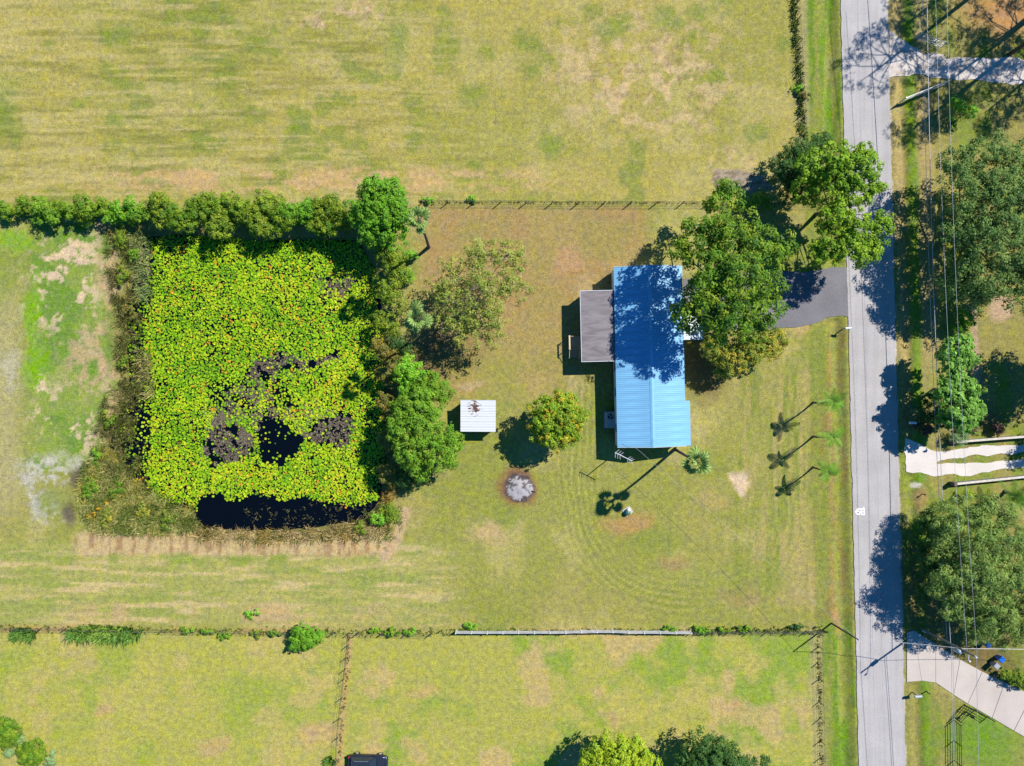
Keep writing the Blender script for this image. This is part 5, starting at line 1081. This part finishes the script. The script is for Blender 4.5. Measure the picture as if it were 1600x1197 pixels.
# ------------------------------------------------------------------ fences
def fence(name, label, cat, pts, posts, h=1.25, rails=(), wires=(0.3, 0.65, 1.0, 1.2), post_r=0.065, post_mat='post', wire_mat='wire', rail_mat='white', group=None, square=False, rail_size=(0.05, 0.14), lean=0.04):
    """posts: pixel positions; wires or rails run from post to post"""
    P = [W(a, b) + Vector((0, 0, gz1(a, b))) for a, b in posts]; e = empty(name, P[0]); tag(e, label, cat, group); o0 = P[0]; T = []
    for p in P:
        hh = h * random.uniform(.94, 1.06); t = Vector((random.uniform(-lean, lean), random.uniform(-lean, lean), hh)); mb = MB()
        if square: mb.box(p - o0 + Vector((0, 0, hh / 2)), (post_r * 2, post_r * 2, hh)); t = Vector((0, 0, hh))
        else: mb.tube([p - o0 - Vector((0, 0, .1)), p - o0 + t], [post_r, post_r * .9], 7)
        mb.build("post", M[post_mat], e); T.append(t)
    for w in wires:
        mb = MB(); q = [p - o0 + t * (w / t.z) for p, t in zip(P, T)]
        pts_ = []
        for a_, b_ in zip(q[:-1], q[1:]): pts_ += [a_, a_.lerp(b_, .5) - Vector((0, 0, .02))]
        mb.tube(pts_ + [q[-1]], 0.012, 4, False); mb.build("wire", M[wire_mat], e)
    for z in rails:
        for p, q, in zip(P[:-1], P[1:]):
            a_ = p - o0; b_ = q - o0; d_ = b_ - a_; L = math.hypot(d_.x, d_.y); sag = random.uniform(-.06, .04)
            mb = MB(); R = Matrix.Rotation(math.atan2(d_.y, d_.x), 3, 'Z'); mb.box((a_ + b_) / 2 + Vector((0, 0, z + sag)), (L + .03, rail_size[0], rail_size[1]), M=R); mb.build("rail", M[rail_mat], e)
    return e
fence("wire_fence", "wire fence with timber posts along the north side of the yard", "fence", NF, [(660, 317)] + [(700 + 40.6 * i, 317 + .2 * i) for i in range(12)] + [(1190, 319), (1240, 320), (1288, 320)], 1.3)
fence("wire_fence", "overgrown wire pasture fence beside the road at the top", "fence", NEF, [(1240, -20), (1243, 8), (1245, 32), (1248, 68), (1249, 104), (1251, 142), (1253, 180), (1255, 212), (1262, 250), (1275, 290), (1288, 318)], 1.4, post_r=.055)
fence("wire_fence", "wire fence along the left part of the south boundary", "fence", SF, [(i, 980 + 8 * i / 545) for i in range(-10, 710, 38)], 1.2)
fence("wire_fence", "dark mesh fence at the right end of the south boundary", "fence", SF2, [(1082 + 29.5 * i, 986) for i in range(7)] + [(1286, 984)], 1.2, wires=(.15, .3, .45, .6, .75, .9, 1.05))
fence("wire_fence", "wire fence dividing the two southern fields", "fence", SWF, [(545, 990), (544, 1008), (542, 1027), (540, 1045), (538, 1060), (535, 1090), (531, 1122), (528, 1152), (526, 1188), (524, 1215)], 1.15, post_r=.05)
fence("wire_fence", "wire fence with tan posts along the southeast field edge", "fence", SEF, [(1279, 988), (1280, 1010), (1280, 1034), (1281, 1060), (1281, 1096), (1282, 1122), (1282.5, 1157), (1283, 1183), (1283.5, 1215)], 1.35, post_r=.06, post_mat='post_tan')
M['grey_rail'] = mat_plain('greyed_white_board', alb(212, 214, 214), .6, var=.18, scale=1.5)
fence("rail_fence", "white three rail fence in the middle of the south boundary", "fence", [], [(713 + 24.3 * i, 985 + 1.3 * math.sin(i * .5) * (1 if 7 < i < 11 else .2)) for i in range(16)], 1.15, rails=(.35, .66, .97), wires=(), post_r=.06, post_mat='white', square=True, rail_size=(.09, .16), rail_mat='grey_rail')
fence("metal_fence", "black tubular steel fence running off the bottom right edge", "fence", [], [(1490, 1125), (1490.5, 1157), (1491, 1188), (1491.5, 1220)], 1.55, rails=(.2, .62, 1.05, 1.48), wires=(), post_r=.04, post_mat='black', rail_mat='black', square=True, rail_size=(.05, .05))
fence("metal_fence", "black steel gate wing beside the concrete driveway", "gate", [], [(1491, 1121), (1507, 1101), (1524, 1109), (1543, 1120)], 1.4, rails=(.2, .6, 1.0, 1.35), wires=(), post_r=.045, post_mat='black', rail_mat='black', square=True, rail_size=(.045, .045))
def tube_gate(label, a, b, h, mat):
    p, q = W(*a), W(*b); e = empty("tube_gate", p); tag(e, label, "gate", "tube gates at the sandy driveway"); d = q - p
    for i in range(6):
        mb = MB(); z = .25 + (h - .25) * i / 5; mb.tube([Vector((0, 0, z)), d + Vector((0, 0, z))], .04, 6); mb.build("rail", M[mat], e)
    for t in (0, .33, .66, 1):
        mb = MB(); mb.tube([d * t + Vector((0, 0, .2 if 0 < t else -.05)), d * t + Vector((0, 0, h + .06))], .045 if t else .08, 6); mb.build("stile", M[mat], e)
M['galv'] = mat_plain("galvanised_tube", (0.36, 0.37, 0.36), 0.45, 0.2, var=.06)
tube_gate("silver tube gate leaf open above the sandy driveway", (1428, 60), (1468, 84 - 8), 1.55, 'galv'); tube_gate("silver tube gate leaf open below the sandy driveway", (1406, 160), (1474, 133), 1.5, 'galv')
M['coping'] = mat_plain('stone_coping', alb(242, 234, 220), .8, var=.15)
def low_wall(label, a, b):
    p, q = W(*a), W(*b); e = empty("low_wall", p); tag(e, label, "wall", "low walls beside the shell driveway"); d = q - p; R = Matrix.Rotation(math.atan2(d.y, d.x), 3, 'Z')
    mb = MB(); mb.box(d / 2 + Vector((0, 0, .4)), (d.length, .22, .84), M=R); mb.build("panel", M['skirt'], e); mb = MB(); mb.box(d / 2 + Vector((0, 0, .85)), (d.length, .26, .07), M=R); mb.build("coping", M['coping'], e)
    mb = MB(); mb.box((0, 0, .55), (.45, .45, 1.12), M=R); mb.build("pier", M['bark'], e, bevel=.03)
low_wall("cream topped low wall along the upper side of the shell driveway", (1484, 690), (1640, 678)); low_wall("cream topped low wall along the lower side of the shell driveway", (1485, 755), (1640, 739))

# ------------------------------------------------------------------ poles and wires
def pole(label, base, top_px, h, r=.14):
    b = W(*base); t = W(top_px[0], top_px[1], h); e = empty("utility_pole", (b.x, b.y, gz1(*base))); tag(e, label, "utility pole"); d = t - b
    mb = MB(); mb.tube([(0, 0, -.1), d * .5 + Vector((0, 0, 0)), d], [r, r * .85, r * .65], 9); mb.build("shaft", M['bark_pale'], e); return e, b, d
pa, ab, ad_ = pole("tall grey utility pole with transformer beside the concrete driveway", (1441, 983), (1524, 1026), 10.2)
M['xfmr'] = mat_plain("transformer_grey", alb(206, 216, 226), .4, var=.05)
mb = MB(); c = ad_ * .76 + Vector((-.36, -.22, 0)); mb.lathe(c, [(.1, -.45), (.25, -.42), (.25, .38), (.18, .46), (.06, .5)], 14); mb.build("transformer", M['xfmr'], pa, True)
for k, off in enumerate(((.1, .1), (-.12, .05))):
    mb = MB(); mb.lathe(c + Vector((off[0], off[1], .45)), [(.05, 0), (.07, .08), (.04, .14), (.06, .2)], 8); mb.build("bushing", M['white'], pa)
mb = MB(); q = ad_ * .9; mb.tube([q, q + Vector((-.15, -.75, .1))], .04, 5); mb.build("arm", M['alu'], pa); mb = MB(); mb.lathe(q + Vector((-.15, -.75, .1)), [(.06, 0), (.12, .1), (.08, .24), (.1, .34)], 8); mb.build("insulator", M['white'], pa)
mb = MB(); mb.lathe(ad_, [(.06, 0), (.12, .08), (.08, .2), (.1, .3)], 8); mb.build("insulator", M['white'], pa); mb = MB(); mb.box(ad_ * .08 + Vector((-.2, -.12, 0)), (.12, .08, .7)); mb.build("sign_plate", M['white'], pa)
pb, bb, bd_ = pole("short dark utility pole at the southeast fence corner", (1299, 974), (1342, 1000), 6.6, .12); pb.children[0].data.materials.clear(); pb.children[0].data.materials.append(M['bark'])
mb = MB(); mb.lathe(bd_, [(.05, 0), (.09, .06), (.05, .18)], 8); mb.build("insulator", M['white'], pb)
def cable(label, a, b, sag, r=.02, mat='cable', group=None):
    e = MB(); a, b = Vector(a), Vector(b); pts = [a.lerp(b, i / 14) - Vector((0, 0, sag * 4 * (i / 14) * (1 - i / 14))) - a for i in range(15)]; e.tube(pts, r, 5, False)
    o = e.build("overhead_wire", M[mat], None); o.location = a; tag(o, label, "wire", group); return o
topA = ab + ad_ + Vector((0, 0, .3)); nb = W(1398, -40); NP = nb + Vector((0, 0, 10.4)); sb = ab + (ab - nb); SPt = sb + Vector((0, 0, 10.4))
G_ = "overhead wires along the right side of the road"
cable("topmost overhead wire running along the right of the road", NP, topA, .9, .017, group=G_); cable("second overhead wire just below the topmost one", nb + Vector((0, 0, 8.3)), ab + ad_ * .86, .9, .018, group=G_)
cable("thick pale communication cable along the right of the road", nb + Vector((.7, 0, 5.6)), ab + ad_ * .53 + Vector((.2, 0, 0)), .9, .035, group=G_); cable("thin communication cable left of the thick pale one", nb + Vector((.4, 0, 5.2)), ab + ad_ * .5 + Vector((0, 0, 0)), .9, .024, group=G_)
for z, k, lab in ((10.4, 1.0, "overhead wire leaving the transformer pole towards the bottom edge"), (6.2, .6, "low cable leaving the transformer pole towards the bottom edge"), (5.9, .57, "second low cable leaving the transformer pole downwards")): cable(lab, ab + ad_ * k + Vector((-.1 * (z < 8) , 0, .2)), sb + Vector((-.2, 0, z)), .8, .022, group=G_)
cable("wire crossing the road from transformer pole to short pole", ab + ad_ * .72, bb + bd_ + Vector((0, 0, .1)), .35, .028); cable("service wire from the short pole across the front lawn to the house", bb + bd_, W(968, 690) + Vector((.4, .4, 3.9)), .8, .013)
cable("wire leaving the transformer pole into the trees on the right", ab + ad_ * .74, W(1640, 990) + Vector((0, 0, 6)), .3, .025)

# ------------------------------------------------------------------ mailboxes and bins
def mailbox(label, base, rz, mat, hgt=1.1, sc=1.0):
    e = empty("mailbox", W(*base) + Vector((0, 0, gz1(*base) * .5)), rz); tag(e, label, "mailbox"); mb = MB(); mb.box((0, 0, hgt / 2), (.1, .1, hgt)); mb.build("post", M['post'], e)
    V = []; n = 8; prof = [(-.11, 0), (-.11, .15)] + [(-.11 * math.cos(math.pi * i / n), .15 + .1 * math.sin(math.pi * i / n)) for i in range(1, n)] + [(.11, .15), (.11, 0)]; k = len(prof)
    V = [(-.3 * sc, y * sc, hgt + z * sc) for y, z in prof] + [(.35 * sc, y * sc, hgt + z * sc) for y, z in prof]; mb = MB(); mb.add(V, [(i, i + 1, k + i + 1, k + i) for i in range(k - 1)] + [tuple(range(k))[::-1], tuple(range(k, 2 * k)), (0, k, 2 * k - 1, k - 1)]); mb.build("box", mat, e)
    mb = MB(); mb.box((.1 * sc, -.13 * sc, hgt + .2 * sc), (.03, .02, .2)); mb.build("flag", M['dark'], e)
mailbox("white mailbox at the end of the asphalt driveway", (1318, 514), .05, M['white'], 1.15, 1.15); mailbox("white mailbox at the corner above the shell driveway", (1418, 660), 0.0, M['white'], 1.1, 1.3); mailbox("grey blue mailbox below the concrete driveway mouth", (1426, 1082), .1, M['xfmr'], 1.1, 1.3)
def bin_(label, px, col, name="wheelie_bin"):
    e = empty(name, W(*px), random.uniform(0, 3)); tag(e, label, "bin", "bins by the concrete driveway"); m_ = mat_plain("bin_plastic", col, .4, var=.08); mb = MB()
    mb.add([(-.22, -.24, .05), (.22, -.24, .05), (.22, .24, .05), (-.22, .24, .05), (-.3, -.32, 1.0), (.3, -.32, 1.0), (.3, .32, 1.0), (-.3, .32, 1.0)], [(3, 2, 1, 0), (0, 1, 5, 4), (1, 2, 6, 5), (2, 3, 7, 6), (3, 0, 4, 7), (4, 5, 6, 7)]); mb.build("body", m_, e, bevel=.03)
    mb = MB(); mb.add([(-.33, -.36, 1.01), (.33, -.36, 1.01), (.33, .36, 1.04), (-.33, .36, 1.04), (-.28, -.3, 1.08), (.28, -.3, 1.08), (.28, .3, 1.12), (-.28, .3, 1.12)], [(3, 2, 1, 0), (4, 5, 6, 7), (0, 1, 5, 4), (1, 2, 6, 5), (2, 3, 7, 6), (3, 0, 4, 7)]); mb.build("lid", m_, e, bevel=.02)
    for x in (-.26, .26): mb = MB(); mb.tube([(x - .03, .3, .1), (x + .03, .3, .1)], .1, 10); mb.build("wheel", M['dark'], e)
bin_("bright blue wheelie bin beside the concrete driveway", (1557, 1026), alb(20, 120, 235)); bin_("pale grey wheelie bin next to the bright blue bin", (1549, 1036), alb(190, 196, 206)); bin_("dark blue bin under the branches further from the driveway", (1536, 1003), alb(40, 90, 170))
mb = MB(); mb.tube([(0, 0, -.05), (0, 0, .75)], [.07, .06], 7); mb.tube([(0, 0, .72), (0, 0, .85)], [.09, .05], 7); o = mb.build("marker_post", M['black'], None); o.location = W(1447, 1080); tag(o, "short black marker post beside the grey blue mailbox", "post")
mb = MB(); mb.box((0, 0, .6), (.12, .12, 1.2)); mb.box((0, -.08, 1.3), (.3, .22, .36)); o = mb.build("gate_keypad", M['black'], None); o.location = W(1509, 1112); tag(o, "black keypad box on a post inside the steel gate wing", "keypad")
mb = MB(); mb.tube([(0, 0, -.05), (0, 0, .55)], .06, 7); mb.lathe((0, 0, .5), [(.1, 0), (.1, .12), (.04, .2)], 8); o = mb.build("marker_post", M['black'], None); o.location = W(1441, 772); tag(o, "short black marker post below the shell driveway mouth", "post")

# ------------------------------------------------------------------ the dark car at the bottom edge
def car():
    e = empty("parked_car", W(577, 1187), math.radians(-1.5)); tag(e, "dark blue black estate car parked at the bottom edge", "car")
    M['car_paint'] = mat_plain("dark_blue_paint", (0.018, 0.024, 0.045), .22, .3, var=.04, spec=.6); M['tyre'] = mat_plain("tyre_rubber", (.02, .02, .02), .8); M['chrome'] = mat_plain("chrome", (.7, .72, .74), .2, .8, var=.02)
    M['red_lamp'] = mat_plain("red_lamp", (.4, .02, .02), .25, var=.02); M['car_paint_lit'] = mat_plain("dark_blue_paint_sunlit", (0.03, 0.038, 0.06), .25, .3, var=.04, spec=.6)  # roof and bonnet get lightened body paint, sunlight put into the colour
    # body: stations along x (front = +x): (x, half width, sill z, shoulder z)
    stn = [(-2.42, .70, .42, .92), (-2.32, .86, .32, 1.02), (-1.9, .93, .28, 1.06), (-.9, .95, .26, 1.04), (.3, .95, .26, 1.02), (1.2, .94, .28, .98), (1.75, .92, .30, .93), (2.2, .84, .34, .82), (2.38, .66, .42, .70)]
    V = []; F = []
    for x, w, z0, z1 in stn: V += [(x, -w * .92, z0), (x, -w, (z0 + z1) / 2), (x, -w * .93, z1 - .03), (x, -w * .82, z1 + .02), (x, w * .82, z1 + .02), (x, w * .93, z1 - .03), (x, w, (z0 + z1) / 2), (x, w * .92, z0)]
    for i in range(len(stn) - 1):
        for k in range(8): k2 = (k + 1) % 8; F.append((i * 8 + k, (i + 1) * 8 + k, (i + 1) * 8 + k2, i * 8 + k2))
    F += [tuple(range(8)), tuple(range((len(stn) - 1) * 8, len(stn) * 8))[::-1]]
    mb = MB(); mb.add(V, F); b = mb.build("body", M['car_paint'], e, True)
    # cabin: lower ring and roof ring
    lo = [(-2.15, .80), (-1.2, .84), (.2, .84), (1.05, .80)]; hi = [(-1.85, .60), (-1.1, .66), (.0, .66), (.35, .60)]
    V = [(x, -w, 1.03) for x, w in lo] + [(x, w, 1.03) for x, w in reversed(lo)]; V += [(x, -w, 1.56) for x, w in hi] + [(x, w, 1.56) for x, w in reversed(hi)]
    mb = MB(); mb.add(V, [(i, (i + 1) % 8, 8 + (i + 1) % 8, 8 + i) for i in range(8)]); mb.build("windows", M['glass'], e)
    V = [(-1.88, -.62, 1.55), (-1.1, -.68, 1.57), (.0, -.68, 1.57), (.38, -.62, 1.54), (.38, .62, 1.54), (.0, .68, 1.57), (-1.1, .68, 1.57), (-1.88, .62, 1.55)]; V += [(x * .97, y * .9, z + .05) for x, y, z in V]
    mb = MB(); mb.add(V, [(i, (i + 1) % 8, 8 + (i + 1) % 8, 8 + i) for i in range(8)] + [tuple(range(8, 16))]); rf = mb.build("roof", M['car_paint_lit'], e)
    mb = MB(); mb.box((-.45, 0, 1.622), (.85, .75, .012)); mb.build("sunroof", M['glass'], rf)
    for s in (-1, 1):
        mb = MB(); mb.tube([(-1.6, s * .62, 1.6), (-1.4, s * .62, 1.67), (-.1, s * .62, 1.67), (.1, s * .62, 1.6)], .022, 6); mb.build("roof_rail", M['chrome'], rf)
        for p, q in (((-2.15, .81, 1.03), (-1.85, .61, 1.57)), ((-.45, .85, 1.03), (-.45, .67, 1.57)), ((1.05, .81, 1.03), (.35, .61, 1.57))): mb = MB(); mb.tube([(p[0], s * p[1], p[2]), (q[0], s * q[1], q[2])], .04, 5); mb.build("pillar", M['car_paint'], e)
        mb = MB(); mb.box((.85, s * 1.04, 1.08), (.16, .2, .14)); mb.build("mirror", M['car_paint'], e, bevel=.03)
        mb = MB(); mb.box((2.16, s * .66, .74), (.26, .3, .14)); mb.build("headlight", M['chrome'], e, bevel=.03)
        mb = MB(); mb.box((-2.36, s * .72, .9), (.14, .22, .3)); mb.build("tail_light", M['red_lamp'], e, bevel=.03)
        for x in (-1.45, 1.45):
            mb = MB(); mb.tube([(x, s * .74, .34), (x, s * .97, .34)], .34, 18); w = mb.build("wheel", M['tyre'], e); mb = MB(); mb.tube([(x, s * .9, .34), (x, s * .985, .34)], [.22, .2], 14); mb.build("rim", M['chrome'], w)
    mb = MB(); mb.box((-2.42, 0, .5), (.12, 1.5, .2)); mb.build("bumper", M['dark'], e, bevel=.03); mb = MB(); mb.box((2.36, 0, .48), (.12, 1.4, .2)); mb.build("bumper", M['dark'], e, bevel=.03)
    mb = MB(); mb.box((1.5, 0, .985), (1.05, 1.35, .02)); mb.build("bonnet", M['car_paint_lit'], e, bevel=.008)
car()
